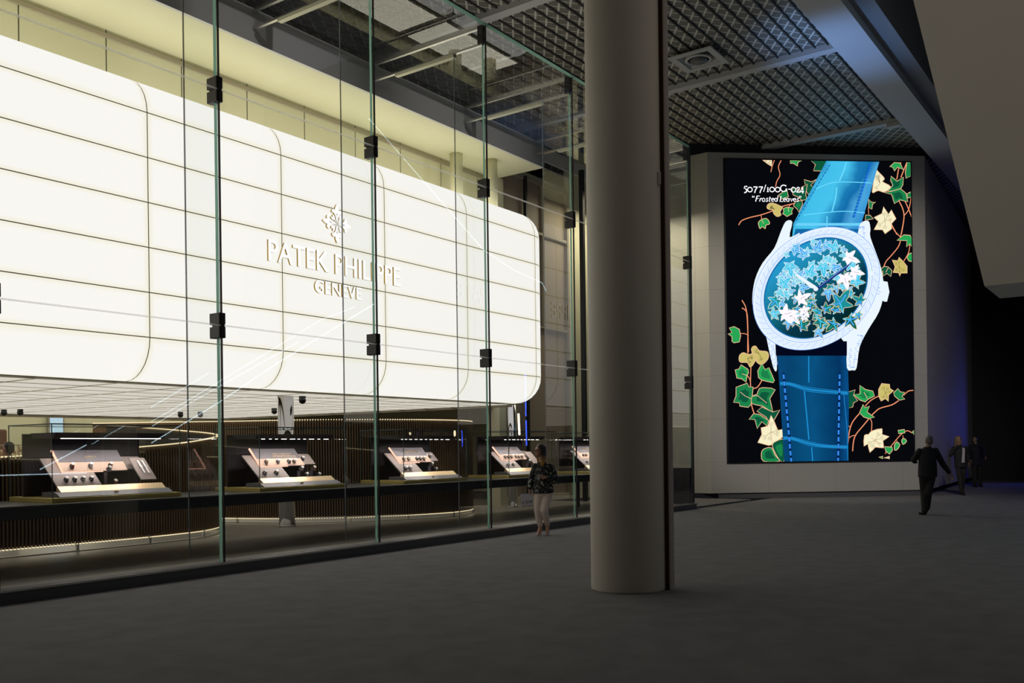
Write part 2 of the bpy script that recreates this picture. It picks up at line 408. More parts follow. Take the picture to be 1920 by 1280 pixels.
EM = {}
def em(name, rgb, s=1.):
    if name not in EM: EM[name] = emit('picture_' + name, lin(rgb), s)
    return EM[name]
class Pic:
    """flat shapes of the screen's picture, each layer a hair in front of the last"""
    def __init__(s): s.mb = MB(); s.mats = []; s.y = -.052
    def mi(s, m):
        if m not in s.mats: s.mats.append(m)
        return s.mats.index(m)
    def poly(s, pts, m, conv=True):
        q = [plane_xy(*p) for p in pts] if conv else pts
        q = [(min(max(a, x0s), x1s), min(max(b, z0s), z1s)) for a, b in q]
        cl = []
        for p in q:
            if not cl or (abs(p[0] - cl[-1][0]) + abs(p[1] - cl[-1][1])) > 1e-4: cl.append(p)
        if len(cl) > 2 and (abs(cl[0][0] - cl[-1][0]) + abs(cl[0][1] - cl[-1][1])) < 1e-4: cl.pop()
        if len(cl) < 3: return
        from mathutils.geometry import tessellate_polygon
        tri = tessellate_polygon([[Vector((a, b, 0)) for a, b in cl]])
        s.mb.cur = s.mi(m); s.mb.add([(a, s.y, b) for a, b in cl], [tuple(t) for t in tri])
        s.y -= .00005
    def line(s, pts, m, wd=1.5, closed=False):
        q = [plane_xy(*p) for p in pts]
        if closed: q = q + [q[0]]
        hw = wd / 2 * 29.2 / F; vs = []; fs = []
        for i in range(len(q)):
            a = Vector(q[max(i - 1, 0)] if not (closed and i == 0) else q[-2]); b = Vector(q[min(i + 1, len(q) - 1)] if not (closed and i == len(q) - 1) else q[1])
            d = (b - a); d = d.normalized() if d.length > 1e-6 else Vector((1, 0)); nn = Vector((-d.y, d.x)) * hw
            for sg in (1, -1):
                p = Vector(q[i]) + nn * sg
                vs.append((min(max(p.x, x0s), x1s), s.y, min(max(p.y, z0s), z1s)))
        for i in range(len(q) - 1): fs.append((2 * i, 2 * i + 1, 2 * i + 3, 2 * i + 2))
        s.mb.cur = s.mi(m); s.mb.add(vs, fs); s.y -= .00005
def smooth(pts, n=5, closed=False):
    q = [Vector(p) for p in pts]; N = len(q); out = []
    for i in range(N if closed else N - 1):
        a, b, c, d = (q[(i - 1) % N] if closed or i > 0 else q[0]), q[i], q[(i + 1) % N], (q[(i + 2) % N] if closed or i + 2 < N else q[-1])
        for k in range(n):
            t = k / n
            out.append(.5 * ((2 * b) + (c - a) * t + (2 * a - 5 * b + 4 * c - d) * t * t + (3 * b - a - 3 * c + d) * t ** 3))
    if not closed: out.append(q[-1])
    return [tuple(v) for v in out]
def mp(lst, ox, oy, s): return [(ox + a / s, oy + b / s) for a, b in lst]
c1 = lambda l: mp(l, 1350, 290, 8.533)
c2 = lambda l: mp(l, 1530, 290, 8.533)
c4 = lambda l: mp(l, 1530, 420, 9.142)
c7 = lambda l: mp(l, 1360, 680, 6.4)
c8 = lambda l: mp(l, 1530, 680, 6.4)
cA = lambda l: mp(l, 1340, 580, 4)
GR, GD, YE, CR, VI = em('green', (40, 165, 85)), em('deep_green', (14, 88, 60)), em('straw', (205, 190, 110)), em('cream', (248, 240, 200), 1.), em('vine', (240, 150, 110))
RIM = em('leaf_rim', (236, 190, 150))
pic = Pic()
# vines
for l, wd in ((c1([(970, 95), (925, 200), (950, 330), (900, 430), (880, 520)]), 1.6), (c1([(860, 95), (825, 190), (805, 285)]), 1.6),
              (c1([(290, 1130), (340, 1060), (470, 1010), (640, 970), (830, 905), (1000, 830), (1180, 785)]), 1.8),
              (c1([(650, 960), (655, 1020), (690, 1100)]), 1.2), (c1([(1180, 785), (1100, 820), (1080, 910)]), 1.2),
              (c2([(1345, 130), (1310, 230), (1280, 400)]), 2), (c2([(1440, 130), (1380, 280), (1345, 370)]), 2),
              (c2([(1310, 740), (1370, 860), (1395, 980), (1380, 1120), (1350, 1280)]), 2), (c2([(1510, 690), (1470, 880), (1400, 975)]), 1.6),
              (c2([(1410, 750), (1470, 880), (1525, 1030)]), 1.8), (c2([(1190, 1110), (1280, 1280)]), 1.8), (c2([(825, 850), (830, 960)]), 1.2),
              (c4([(1480, 0), (1440, 200), (1410, 370), (1280, 540), (1190, 640), (1150, 730)]), 1.8), (c4([(1275, 10), (1340, 130), (1430, 225)]), 1.8),
              (c4([(1595, 350), (1570, 500), (1490, 640)]), 1.6), (c4([(1640, 150), (1625, 220)]), 1.6), (c4([(1130, 830), (1110, 910)]), 1.6),
              (cA([(200, -10 + 0), (235, 60 - 40), (243, 100), (245, 200), (250, 320)]), 1.8),
              ([(1390, 563), (1398, 580), (1401, 620), (1401, 660), (1404, 676)], 1.8), (cA([(250, 195), (215, 182), (150, 185)]), 1.3),
              (c7([(300, 60), (295, 280), (325, 300)]), 1.8), (c7([(260, 155), (290, 210), (297, 275)]), 1.6), (c7([(440, 140), (430, 210), (380, 290), (330, 310)]), 1.8),
              (c7([(305, 500), (325, 570), (340, 610)]), 2), (c8([(1170, 330), (1100, 340), (1040, 390)]), 1.8),
              (c8([(980, 455), (900, 505), (760, 545), (700, 590), (660, 630), (560, 750), (470, 860), (440, 950), (430, 1060)]), 2),
              (c8([(740, 400), (650, 450), (580, 520)]), 1.8), (c8([(510, 610), (430, 710), (390, 830), (370, 1010)]), 2), (c8([(400, 770), (370, 755), (330, 790)]), 1.4),
              (c8([(455, 870), (400, 890), (280, 1000)]), 1.4), (c8([(640, 670), (660, 720), (655, 820)]), 1.6),
              (c8([(820, 1090), (890, 1000), (1000, 870), (1080, 815), (1140, 840)]), 1.6), (c8([(960, 930), (965, 960)]), 1.1), (c8([(1030, 870), (1040, 910)]), 1.1)):
    pic.line(smooth(l, 4), VI, wd)
VG = em('leaf_vein_brown', (120, 100, 60))
def leafp(pts, fill, rim=None, vein=None, core=None):
    pic.poly(pts, fill)
    if core:
        cx = sum(p[0] for p in pts) / len(pts); cy = sum(p[1] for p in pts) / len(pts)
        pic.poly([(cx + (p[0] - cx) * .55, cy + (p[1] - cy) * .55) for p in pts], core)
    if fill in (CR, YE):
        cx = sum(p[0] for p in pts) / len(pts); cy = sum(p[1] for p in pts) / len(pts)
        for p in sorted(pts, key=lambda p: -((p[0] - cx) ** 2 + (p[1] - cy) ** 2))[:5]:
            for sp in (-.2, 0, .2):
                dx, dy = p[0] - cx, p[1] - cy; ex, ey = dx * cos(sp) - dy * sin(sp), dx * sin(sp) + dy * cos(sp); k0 = 0 if sp == 0 else .4
                pic.line([(cx + ex * k0, cy + ey * k0), (cx + ex * .62, cy + ey * .62)], VG, .55)
    pic.line(pts, rim or RIM, 1.3, True)
    if vein: pic.line(vein, rim or RIM, 1.1)
G2 = em('mid_green', (28, 130, 74))
leafp(c1([(670, 95), (820, 95), (815, 195), (760, 160)]), CR)
leafp(c1([(1110, 98), (1300, 98), (1235, 130), (1230, 190), (1165, 145), (1115, 145)]), GR)
leafp(c1([(1445, 95), (1700, 95), (1640, 270), (1485, 265), (1515, 165)]), GD)
leafp(c1([(1335, 405), (1450, 440), (1530, 400), (1440, 500), (1560, 560), (1400, 640), (1350, 560), (1380, 480), (1350, 480)]), GD)
leafp(c1([(1290, 530), (1385, 480), (1360, 640), (1375, 720), (1300, 740), (1250, 690), (1160, 650), (1145, 590), (1150, 520), (1280, 590)]), GD)
leafp(c1([(930, 650), (1060, 560), (1085, 680), (1020, 700), (970, 720)]), G2)
leafp(c1([(1165, 825), (1200, 750), (1300, 740), (1310, 800), (1250, 930), (1220, 870)]), GD, core=G2)
leafp(smooth(c1([(740, 850), (760, 800), (830, 780), (960, 830), (990, 850), (950, 920), (965, 970), (905, 995), (850, 950), (830, 890), (770, 880)]), 3, True), YE)
leafp(c1([(1000, 870), (1060, 845), (1165, 860), (1135, 910), (1145, 950), (1060, 995), (990, 945), (1010, 920)]), GR, vein=c1([(1080, 850), (1085, 915)]))
leafp(smooth(c1([(605, 1090), (650, 1045), (730, 1025), (780, 1080), (775, 1120), (725, 1130), (712, 1195), (670, 1155), (628, 1190), (608, 1130)]), 2, True), GR, vein=c1([(655, 1050), (690, 1105)]))
# right side
leafp(c2([(1165, 200), (1240, 130), (1330, 140), (1385, 250), (1290, 205), (1240, 270), (1215, 210)]), GR)
leafp(c2([(1430, 200), (1440, 130), (1505, 130), (1505, 350), (1425, 385), (1415, 290)]), G2)
leafp(c2([(1185, 350), (1285, 430), (1385, 365), (1375, 490), (1340, 550), (1200, 590), (1130, 590), (1215, 500), (1180, 420)]), G2, core=GD)
leafp(c2([(1070, 615), (1200, 590), (1340, 550), (1430, 630), (1455, 760), (1330, 730), (1240, 790), (1195, 640)]), G2, core=GD)
leafp(c2([(1435, 640), (1490, 605), (1510, 605), (1510, 690), (1455, 700)]), G2)
leafp(smooth(c2([(925, 250), (1000, 300), (1080, 390), (1050, 440), (1180, 520), (1080, 605), (980, 580), (890, 615), (900, 500)]), 3, True), CR)
leafp(c2([(830, 720), (870, 765), (940, 770), (890, 800), (880, 880), (830, 850)]), G2)
leafp(c2([(780, 970), (850, 975), (905, 1030), (820, 1045), (775, 1060)]), GD)
leafp(c2([(1065, 840), (1145, 960), (1190, 890), (1265, 1030), (1195, 1105), (1195, 1190), (1090, 1270), (1050, 1205), (915, 1205), (985, 1075), (915, 1010), (1040, 950)]), CR, vein=c2([(1145, 1050), (1190, 1105)]))
leafp(c4([(1370, 285), (1490, 190), (1600, 200), (1645, 250), (1645, 390), (1590, 345), (1535, 400), (1540, 290)]), GR)
leafp(smooth(c4([(1645, 500), (1590, 510), (1545, 570), (1580, 640), (1645, 645)]), 2), GR)
leafp(c4([(1405, 575), (1480, 650), (1545, 730), (1545, 845), (1440, 845), (1420, 900), (1400, 840), (1305, 835), (1340, 740), (1290, 620), (1385, 635)]), YE)
leafp(c4([(1075, 795), (1150, 730), (1220, 740), (1285, 800), (1265, 905), (1200, 850), (1130, 900), (1130, 810)]), GD, vein=c4([(1220, 760), (1180, 830)]))
# lower left
leafp(cA([(95, 185), (125, 175), (105, 140), (140, 130), (180, 150), (190, 200), (180, 245), (140, 252), (125, 240), (125, 205)]), GR)
for l in (cA([(270, 300), (300, 275), (330, 310), (390, 320), (395, 370), (345, 415), (300, 380)]), cA([(180, 350), (210, 325), (250, 340), (290, 330), (305, 370), (265, 435), (240, 400), (185, 395)])):
    leafp(smooth(l, 3, True), YE)
leafp(c7([(110, 85), (155, 75), (180, 25), (265, 80), (270, 120), (255, 150), (240, 235), (190, 195), (130, 185)]), GR, core=G2, vein=c7([(190, 135), (260, 155)]))
leafp(c7([(430, 10), (465, 80), (515, 60), (580, 215), (565, 240), (430, 210), (390, 180), (380, 100)]), GR, core=G2)
leafp(c7([(120, 295), (255, 245), (275, 290), (325, 290), (315, 400), (300, 500), (265, 535), (165, 520), (160, 480), (90, 475), (120, 400)]), G2, core=GD, vein=c7([(170, 350), (230, 400), (300, 430)]))
leafp(smooth(c7([(370, 380), (400, 310), (480, 300), (590, 325), (525, 430), (560, 590), (440, 520), (310, 490), (315, 400)]), 2, True), G2, core=GD, vein=c7([(310, 400), (380, 395), (490, 485)]))
leafp(c7([(370, 580), (430, 530), (560, 590), (645, 565), (580, 680), (530, 740), (480, 650)]), GD, core=GD)
leafp(c7([(275, 680), (330, 610), (400, 620), (510, 690), (490, 760), (430, 705), (375, 790), (345, 680)]), G2, core=GD)
leafp(c7([(540, 630), (575, 700), (620, 810), (690, 795), (690, 880), (560, 980), (510, 990), (380, 955), (430, 860), (420, 780), (500, 760)]), CR, vein=c7([(545, 850), (550, 980)]))
leafp(smooth(c7([(555, 1000), (600, 940), (700, 930), (700, 1170), (640, 1165)]), 3, True), GD, core=G2)
leafp(smooth(c7([(450, 1180), (425, 1080), (460, 1030), (545, 1020), (590, 1110), (640, 1180)]), 3, True), G2, core=GD)
# lower right
leafp(c8([(380, 350), (460, 325), (440, 390), (490, 455), (440, 480), (430, 530), (375, 545)]), GD)
leafp(c8([(515, 270), (580, 320), (670, 340), (690, 400), (610, 440), (580, 470), (520, 450), (440, 380), (515, 375)]), GR, core=G2, vein=c8([(565, 355), (605, 425)]))
leafp(c8([(775, 250), (870, 260), (875, 310), (920, 335), (860, 385), (855, 465), (820, 430), (770, 460), (740, 400), (740, 320)]), YE)
leafp(c8([(970, 310), (1000, 350), (1050, 355), (1020, 405), (1055, 435), (990, 450), (930, 400), (920, 360)]), G2)
leafp(c8([(555, 500), (575, 540), (630, 520), (600, 590), (690, 655), (620, 670), (560, 650), (510, 600)]), GR)
leafp(smooth(c8([(655, 820), (780, 790), (780, 860), (865, 885), (790, 935), (800, 1020), (700, 1010), (635, 1075), (610, 970), (565, 1000), (570, 870), (620, 860)]), 2, True), CR, vein=c8([(655, 900), (740, 980)]))
leafp(c8([(970, 810), (1050, 800), (1055, 840), (980, 850)]), GR); leafp(c8([(1140, 830), (1180, 810), (1180, 860)]), GR)
leafp(smooth(c8([(960, 950), (995, 985), (960, 1040), (930, 1045), (930, 980)]), 2, True), GR); leafp(smooth(c8([(1040, 905), (1075, 940), (1030, 980), (1015, 930)]), 2, True), GR)
leafp(c8([(810, 1005), (900, 1010), (905, 1050), (870, 1095), (825, 1060)]), GR); leafp(c8([(740, 1130), (790, 1120), (790, 1150)]), GR); leafp(c8([(800, 1140), (870, 1120), (870, 1150)]), CR)

# strap, graded left to right like the picture on the screen
def grad_mat(name, stops, x_a, x_b, s=1., tilt=0.):
    m = emit('picture_' + name, (0, 0, 0), s); n = m.node_tree.nodes; L = m.node_tree.links
    t = n.new('ShaderNodeTexCoord'); sp = n.new('ShaderNodeSeparateXYZ'); L.new(t.outputs['Object'], sp.inputs[0])
    nz = n.new('ShaderNodeTexNoise'); nz.inputs['Scale'].default_value = 1.6; L.new(t.outputs['Object'], nz.inputs['Vector'])
    mz = n.new('ShaderNodeMath'); mz.operation = 'MULTIPLY_ADD'; L.new(sp.outputs[2], mz.inputs[0]); mz.inputs[1].default_value = tilt; L.new(sp.outputs[0], mz.inputs[2])
    mn = n.new('ShaderNodeMath'); mn.operation = 'MULTIPLY_ADD'; L.new(nz.outputs[0], mn.inputs[0]); mn.inputs[1].default_value = .5; L.new(mz.outputs[0], mn.inputs[2])
    r = n.new('ShaderNodeMapRange'); L.new(mn.outputs[0], r.inputs[0]); r.inputs[1].default_value = x_a; r.inputs[2].default_value = x_b
    cr = n.new('ShaderNodeValToRGB'); L.new(r.outputs[0], cr.inputs[0])
    e = cr.color_ramp.elements
    e[0].position = stops[0][0]; e[0].color = lin(stops[0][1]); e[1].position = stops[-1][0]; e[1].color = lin(stops[-1][1])
    for p, c in stops[1:-1]: k = e.new(p); k.color = lin(c)
    L.new(cr.outputs[0], n['Emission'].inputs[0])
    return m
sa = plane_xy(1488, 416); sb = plane_xy(1613, 418); st = plane_xy(1547, 302)
tilt = -(st[0] - sa[0]) / (st[1] - sa[1])
up_m = grad_mat('strap_upper', ((0, (50, 150, 205)), (.12, (70, 200, 245)), (.35, (75, 205, 250)), (.55, (30, 130, 190)), (.68, (20, 115, 180)), (.82, (80, 175, 230)), (1, (50, 150, 220))), sa[0] + tilt * sa[1] + .2, sb[0] + tilt * sb[1] + .25, .9, tilt)
la = plane_xy(1460, 760); lb_ = plane_xy(1588, 760)
lo_m = grad_mat('strap_lower', ((0, (12, 75, 125)), (.15, (8, 70, 115)), (.5, (10, 85, 135)), (.85, (5, 55, 100)), (1, (10, 80, 140))), la[0] + .2, lb_[0] + .25, .9)
pic.poly([(1547.6, 302), (1646.6, 304), (1613.8, 418), (1610, 445), (1484, 445), (1486, 420)], up_m)
pic.poly([(1456, 667), (1587, 667), (1590, 740), (1588.5, 864), (1469, 866)], lo_m)
LBk, DBk, MBk, ST = em('strap_light', (110, 220, 255)), em('strap_dark', (10, 90, 170)), em('strap_mid', (30, 150, 215)), em('stitch', (20, 110, 225))
pic.line(smooth([(1585, 305), (1580, 322), (1572, 340)], 4), LBk, 2.4); pic.line(smooth([(1567, 352), (1565, 372), (1558, 398)], 4), LBk, 2.4); pic.line([(1549, 406), (1548, 440)], LBk, 2)
pic.line(smooth([(1527, 356), (1550, 346), (1575, 342), (1632, 344)], 4), LBk, 1.6); pic.line(smooth([(1505, 404), (1540, 400), (1580, 397), (1620, 400)], 4), LBk, 1.6)
pic.poly([(1490, 430), (1613, 430), (1612, 446), (1486, 446)], em('strap_shadow', (20, 105, 165))); pic.poly([(1492, 419), (1612, 419), (1612, 424), (1490, 424)], em('strap_glint', (110, 210, 250)))
for k in range(17):
    a = k / 16; x, y = 1554 - 60 * a, 310 + 100 * a; pic.line([(x, y), (x - 2.4, y + 4.2)], DBk, 1.5)
    x, y = 1631 - 30 * a, 308 + 96 * a; pic.line([(x, y), (x - 1.6, y + 4.6)], ST, 2.6); pic.line([(x - 2.4, y), (x - 4.4, y + 4.8)], DBk, 2.)
L2 = em('low_line', (30, 140, 205)); L3 = em('low_stitch', (55, 140, 240)); L4 = em('low_dark', (3, 30, 70))
pic.line([(1514.5, 668), (1515, 717)], L2, 2.2); pic.line([(1506.5, 733), (1511, 780), (1515, 824)], L2, 2.4); pic.line([(1520, 838), (1522, 865)], L2, 2.2)
for dy, wd_ in ((0, 3.2), (2.5, 1.2), (-2.5, 1.0)):
    pic.line(smooth([(1461, 719 + dy), (1480, 720 + dy), (1510, 729 + dy * 1.4), (1540, 733 + dy * 1.4), (1588, 737 + dy)], 4), L2, wd_)
    pic.line(smooth([(1467, 821 + dy), (1485, 822 + dy), (1515, 831 + dy * 1.4), (1545, 836 + dy), (1588, 838 + dy)], 4), L2, wd_)
for k in range(13):
    y = 702 + k * 13; x = 1467.5 + k * 1.15
    pic.line([(x, y - 3), (x + .8, y + 11)], L4, 4.6); pic.line([(x, y), (x + .7, y + 8.5)], L3, 3.4)
    x = 1572.5 - k * .25; pic.line([(x, y - 3), (x, y + 11)], L4, 4.6); pic.line([(x, y), (x, y + 8.5)], L3, 3.4)
pic.line([(1580, 738), (1586, 800), (1588, 864)], L2, 1.2)
# case, lugs, crown, bezel, dial
WH = em('case_white', (232, 243, 255), 1.03); PB = em('case_pale', (196, 222, 255)); PB2 = em('case_blue', (130, 175, 250)); NB = em('case_navy', (10, 16, 60))
pic.poly([(1646, 530), (1650, 527), (1662, 529), (1665.5, 548), (1661, 566), (1656, 566), (1644, 559)], WH)
for k in range(6): pic.line([(1646, 533 + 5 * k), (1654, 533 + 5 * k)], NB, 1.3)
pic.poly(smooth([(1472, 416), (1484, 417), (1479, 446), (1500, 450), (1450, 620), (1453, 640), (1455, 692), (1449, 691), (1441, 660), (1432, 622), (1413, 585), (1409, 560), (1414, 525), (1428, 494), (1450, 466), (1462, 436)], 3, True), WH)
pic.poly(smooth([(1611, 420), (1626, 415), (1630, 430), (1630, 446), (1646, 490), (1653, 520), (1655, 550), (1646, 585), (1626, 618), (1610, 650), (1604, 690), (1596, 694), (1586, 690), (1583, 645), (1560, 600), (1590, 460), (1605, 442)], 3, True), WH)
pic.poly([(1452, 640), (1586, 640), (1586, 667), (1453, 667)], em('gap', (4, 8, 28)))
for l in ([(1606, 428), (1613, 425), (1617, 450), (1628, 480), (1640, 520), (1644, 555)], [(1588, 655), (1590, 688), (1598, 688), (1600, 655), (1612, 630), (1604, 628)]):
    for i in range(len(l) - 1):
        for k in range(9):
            t = k / 9; x = l[i][0] + (l[i + 1][0] - l[i][0]) * t; y = l[i][1] + (l[i + 1][1] - l[i][1]) * t
            pic.line([(x + random.uniform(-1, 6), y), (x + random.uniform(-1, 6) + 1.2, y + 1.2)], PB2, 1.1)
for k in range(60):
    t = k / 60; x = 1438 + 12 * t + random.uniform(-3, 8); y = 634 + 54 * t; pic.line([(x, y), (x + 1.2, y + 1)], PB2, 1.)
EL = lambda rx, ry, cx=1528.5, cy=541.5, n=72: [(cx + rx * cos(2 * pi * k / n), cy + ry * sin(2 * pi * k / n - .24)) for k in range(n)]
pic.poly(EL(119, 115.5), PB2); pic.poly(EL(118, 114.5), WH)
for k in range(150):
    for r in (.905, .925, .945, .965):
        a = 2 * pi * (k + r * 25) / 150; x = 1528.5 + 118 * r * cos(a); y = 541.5 + 114.5 * r * sin(a - .24)
        pic.line([(x, y), (x + 1.2, y + 1.3)], PB if (k % 3) else PB2, 1.4)
pic.line(EL(104, 101), PB2, 1.); pic.line(EL(100, 97.5, 1527.5, 541), PB, 1.2)
pic.poly(EL(97.5, 95, 1527, 541), em('dial_rim', (20, 110, 175)))
def dial_mat():
    m = emit('picture_dial', (0, 0, 0), 1); n = m.node_tree.nodes; L = m.node_tree.links
    t = n.new('ShaderNodeTexCoord'); sp = n.new('ShaderNodeSeparateXYZ'); L.new(t.outputs['Object'], sp.inputs[0])
    a = plane_xy(1500, 450); b = plane_xy(1560, 620)
    mx = n.new('ShaderNodeMath'); mx.operation = 'MULTIPLY_ADD'; L.new(sp.outputs[0], mx.inputs[0]); mx.inputs[1].default_value = -.8; L.new(sp.outputs[2], mx.inputs[2])
    r = n.new('ShaderNodeMapRange'); L.new(mx.outputs[0], r.inputs[0]); r.inputs[1].default_value = a[1] - .8 * a[0]; r.inputs[2].default_value = b[1] - .8 * b[0]
    cr = n.new('ShaderNodeValToRGB'); L.new(r.outputs[0], cr.inputs[0]); e = cr.color_ramp.elements
    e[0].position = 0; e[0].color = lin((40, 160, 215)); e[1].position = 1; e[1].color = lin((3, 40, 38))
    k = e.new(.45); k.color = lin((20, 110, 130)); k = e.new(.7); k.color = lin((8, 55, 75))
    L.new(cr.outputs[0], n['Emission'].inputs[0]); return m
pic.poly(EL(95, 92.5, 1527, 541.5), dial_mat())
T1, T2, T3, T4 = em('leaf_aqua', (70, 200, 240)), em('leaf_sky', (75, 165, 245)), em('leaf_teal', (30, 145, 150)), em('leaf_fir', (12, 95, 70))
TV = em('leaf_vein', (150, 225, 240)); WR = em('dial_rim_line', (225, 245, 250)); WR2 = em('dial_rim_cream', (225, 215, 180)); WL = em('leaf_white', (250, 245, 255), 1.05)
def ivy(cx, cy, r, rot):
    out = []; tips = ((-130, .62), (-68, .86), (0, 1.12), (68, .86), (130, .62))
    for i, (a, l) in enumerate(tips):
        for da, k in ((-19, .60), (-9, .80), (0, 1.), (9, .80), (19, .60)):
            t = rot + radians(a + da); out.append((cx + r * l * k * cos(t), cy + r * l * k * sin(t)))
        nx = a + 32; out.append((cx + r * (.40 if i < 4 else .34) * cos(rot + radians(nx)), cy + r * (.40 if i < 4 else .34) * sin(rot + radians(nx))))
    t = rot + pi; out.append((cx + r * .16 * cos(t), cy + r * .16 * sin(t))); t = rot + radians(-162); out.append((cx + r * .34 * cos(t), cy + r * .34 * sin(t)))
    return out
def star(cx, cy, r, rot, n=5, inner=.5):
    return [(cx + r * (1 if k % 2 == 0 else inner) * cos(rot + pi * k / n) * (1.15 if k in (0,) else 1), cy + r * (1 if k % 2 == 0 else inner) * sin(rot + pi * k / n)) for k in range(2 * n)]
rnd = random.Random(3)
spots = [(1487, 467, 15), (1478, 500, 18), (1465, 535, 17), (1452, 565, 17), (1447, 590, 15), (1505, 480, 14), (1530, 470, 16), (1545, 460, 14), (1563, 466, 16), (1515, 515, 17), (1500, 540, 13), (1540, 500, 18), (1532, 525, 11),
         (1600, 530, 20), (1572, 570, 26), (1610, 565, 15), (1549, 548, 15), (1545, 580, 14), (1516, 572, 12), (1535, 603, 16), (1560, 608, 17), (1590, 600, 18), (1500, 612, 15), (1475, 605, 12), (1530, 622, 13), (1490, 560, 10), (1575, 540, 12), (1478, 548, 9), (1555, 520, 9), (1495, 590, 9), (1580, 480, 9), (1605, 590, 10), (1562, 490, 8), (1468, 515, 9), (1508, 598, 7), (1522, 556, 8), (1520, 455, 9), (1470, 480, 8)]
for k in range(46):
    a = rnd.uniform(0, 6.28); q = rnd.uniform(.1, .88) ** .6; spots.insert(0, (1527 + 88 * q * cos(a), 541.5 + 86 * q * sin(a - .24), rnd.uniform(8, 14)))
for x, y, r in spots:
    d = ((x - 1500) * .4 + (y - 470)) / 170
    f = rnd.choice([T1, T1, T2] if d < .35 else ([T1, T3, T2] if d < .6 else [T4, T2, T3, T4]))
    ro = rnd.uniform(0, 6.28); ps = ivy(x, y, r * 1.12, ro)
    pic.poly(ps, f)
    for va in (-130, -68, 0, 68, 130): pic.line([(x, y), (x + r * .75 * cos(ro + radians(va)), y + r * .75 * sin(ro + radians(va)))], TV if f in (T1, T2) else rnd.choice([T2, T1, T3]), 1.6 if f in (T1, T2) else 2.6)
    pic.line(ps, WR if d < .5 else WR2, 1.1, True)
for x, y, r, ro in ((1587, 484, 19, .4), (1597, 511, 17, .2), (1580, 522, 19, 1.3), (1497, 562, 18, -.5), (1503, 582, 14, .9), (1468, 590, 21, -.2), (1484, 596, 14, .8), (1502, 596, 8, .4)):
    pic.poly(ivy(x, y, r * 1.15, ro), WL); pic.line([(x, y), (x + r * .6 * cos(ro), y + r * .6 * sin(ro))], em('vein_grey', (170, 160, 170)), .8)
pic.poly([(1480, 504), (1490, 514), (1527, 538), (1524, 543), (1517, 541), (1492, 521)], WH)
pic.poly([(1594, 492), (1582, 500), (1530, 538), (1522, 548), (1525, 549), (1534, 542), (1586, 502)], em('hand_navy', (25, 50, 120))); pic.line([(1590, 495), (1532, 539)], PB2, .9)
pic.poly(star(1526, 543, 4.5, 0, 8, .9), WH)
pic.mb.build('watch_picture', pic.mats, blk, fix=False)

# caption in drawn oldstyle strokes
def caption(name, rows, m):
    pb = Pic(); pb.y = -.075 - .001
    for pts, wd in rows: pb.line(pts, m, wd * 1.12)
    return pb.mb.build(name, pb.mats, blk, fix=False)
CW = em('caption_white', (250, 250, 255), 1.1)
def arc(cx, cy, rx, ry, a0, a1, n=12): return [(cx + rx * cos(radians(a0 + (a1 - a0) * k / n)), cy + ry * sin(radians(a0 + (a1 - a0) * k / n))) for k in range(n + 1)]
R = []
# 5077/100G-024 : baseline y 360 falling to 362, x-height 9 px
R += [([(1394, 351), (1399.5, 350.4)], 1.7), ([(1394.6, 351), (1393.8, 355)], 1.3), (arc(1395, 358.5, 3.6, 3.6, -80, 110), 1.9)]
def O(cx, cy, rx=4.4, ry=4.3): return [(arc(cx, cy, rx, ry, 0, 360, 18), 1.6)]
R += O(1404.5, 356.6)
for x in (1411, 1421): R += [([(x, 351.6), (x + 7.6, 351.6)], 1.8), (smooth([(x + 7.4, 352), (x + 4, 357), (x + 2.3, 363)], 4), 1.8)]
R += [([(1434.3, 347.5), (1430, 360.5)], 1.3)]
R += [([(1438, 352.2), (1438, 360.6)], 1.9), ([(1436.3, 360.6), (1440, 360.6)], 1)]
R += O(1446, 356.4) + O(1456.3, 356.6)
R += [(arc(1467.5, 354.2, 5.8, 6, -45, -340, 18), 1.7), ([(1473, 355.5), (1473, 359.8)], 1.8), ([(1470.8, 355.3), (1474.2, 355.3)], 1), ([(1471.6, 348.2), (1471.9, 351)], 1.2)]
R += [([(1476.4, 355.8), (1480.6, 355.9)], 1.6)] + O(1486, 357)
R += [(smooth([(1492, 354.6), (1494.5, 352.2), (1497, 354.2), (1495, 357.5), (1491.6, 361.2)], 4), 1.6), ([(1491.6, 361.2), (1498.2, 361.2)], 1.8)]
R += [([(1503.2, 352), (1498.6, 360.6)], 1.2), ([(1498.6, 360.6), (1505.6, 360.6)], 1.5), ([(1503.4, 352), (1503.4, 364)], 1.7)]
# "Frosted Leaves"
b0 = 378.8
def it(x, dx=0): return x
R += [([(1409.6, 368.3), (1409.3, 371.5)], 1.5), ([(1412.2, 368.3), (1411.9, 371.5)], 1.5)]
R += [([(1417.8, 368.3), (1415.2, b0)], 1.7), ([(1417.6, 368.6), (1422.6, 368.6)], 1.3), ([(1416.6, 373.2), (1420.6, 373.2)], 1.1)]
R += [([(1424.2, 372.6), (1422.6, b0)], 1.5), ([(1423.8, 374.3), (1427, 372.6)], 1.3), (arc(1430, 375.8, 2.6, 3.1, 0, 360, 12), 1.3)]
R += [(smooth([(1438.4, 373), (1436, 372.8), (1436.4, 375.6), (1437.6, 376.6), (1436.4, 378.8), (1434, 378.4)], 3), 1.3), ([(1442.2, 370), (1440.4, b0), (1442.4, b0)], 1.4), ([(1440, 372.8), (1444, 372.8)], 1)]
R += [(arc(1447.4, 375.8, 2.5, 3, 10, -300, 12), 1.3), ([(1445.2, 375.6), (1449.6, 375.2)], .9), (arc(1453, 375.8, 2.4, 3, 0, 360, 12), 1.3), ([(1457.2, 367.6), (1455.2, b0)], 1.5)]
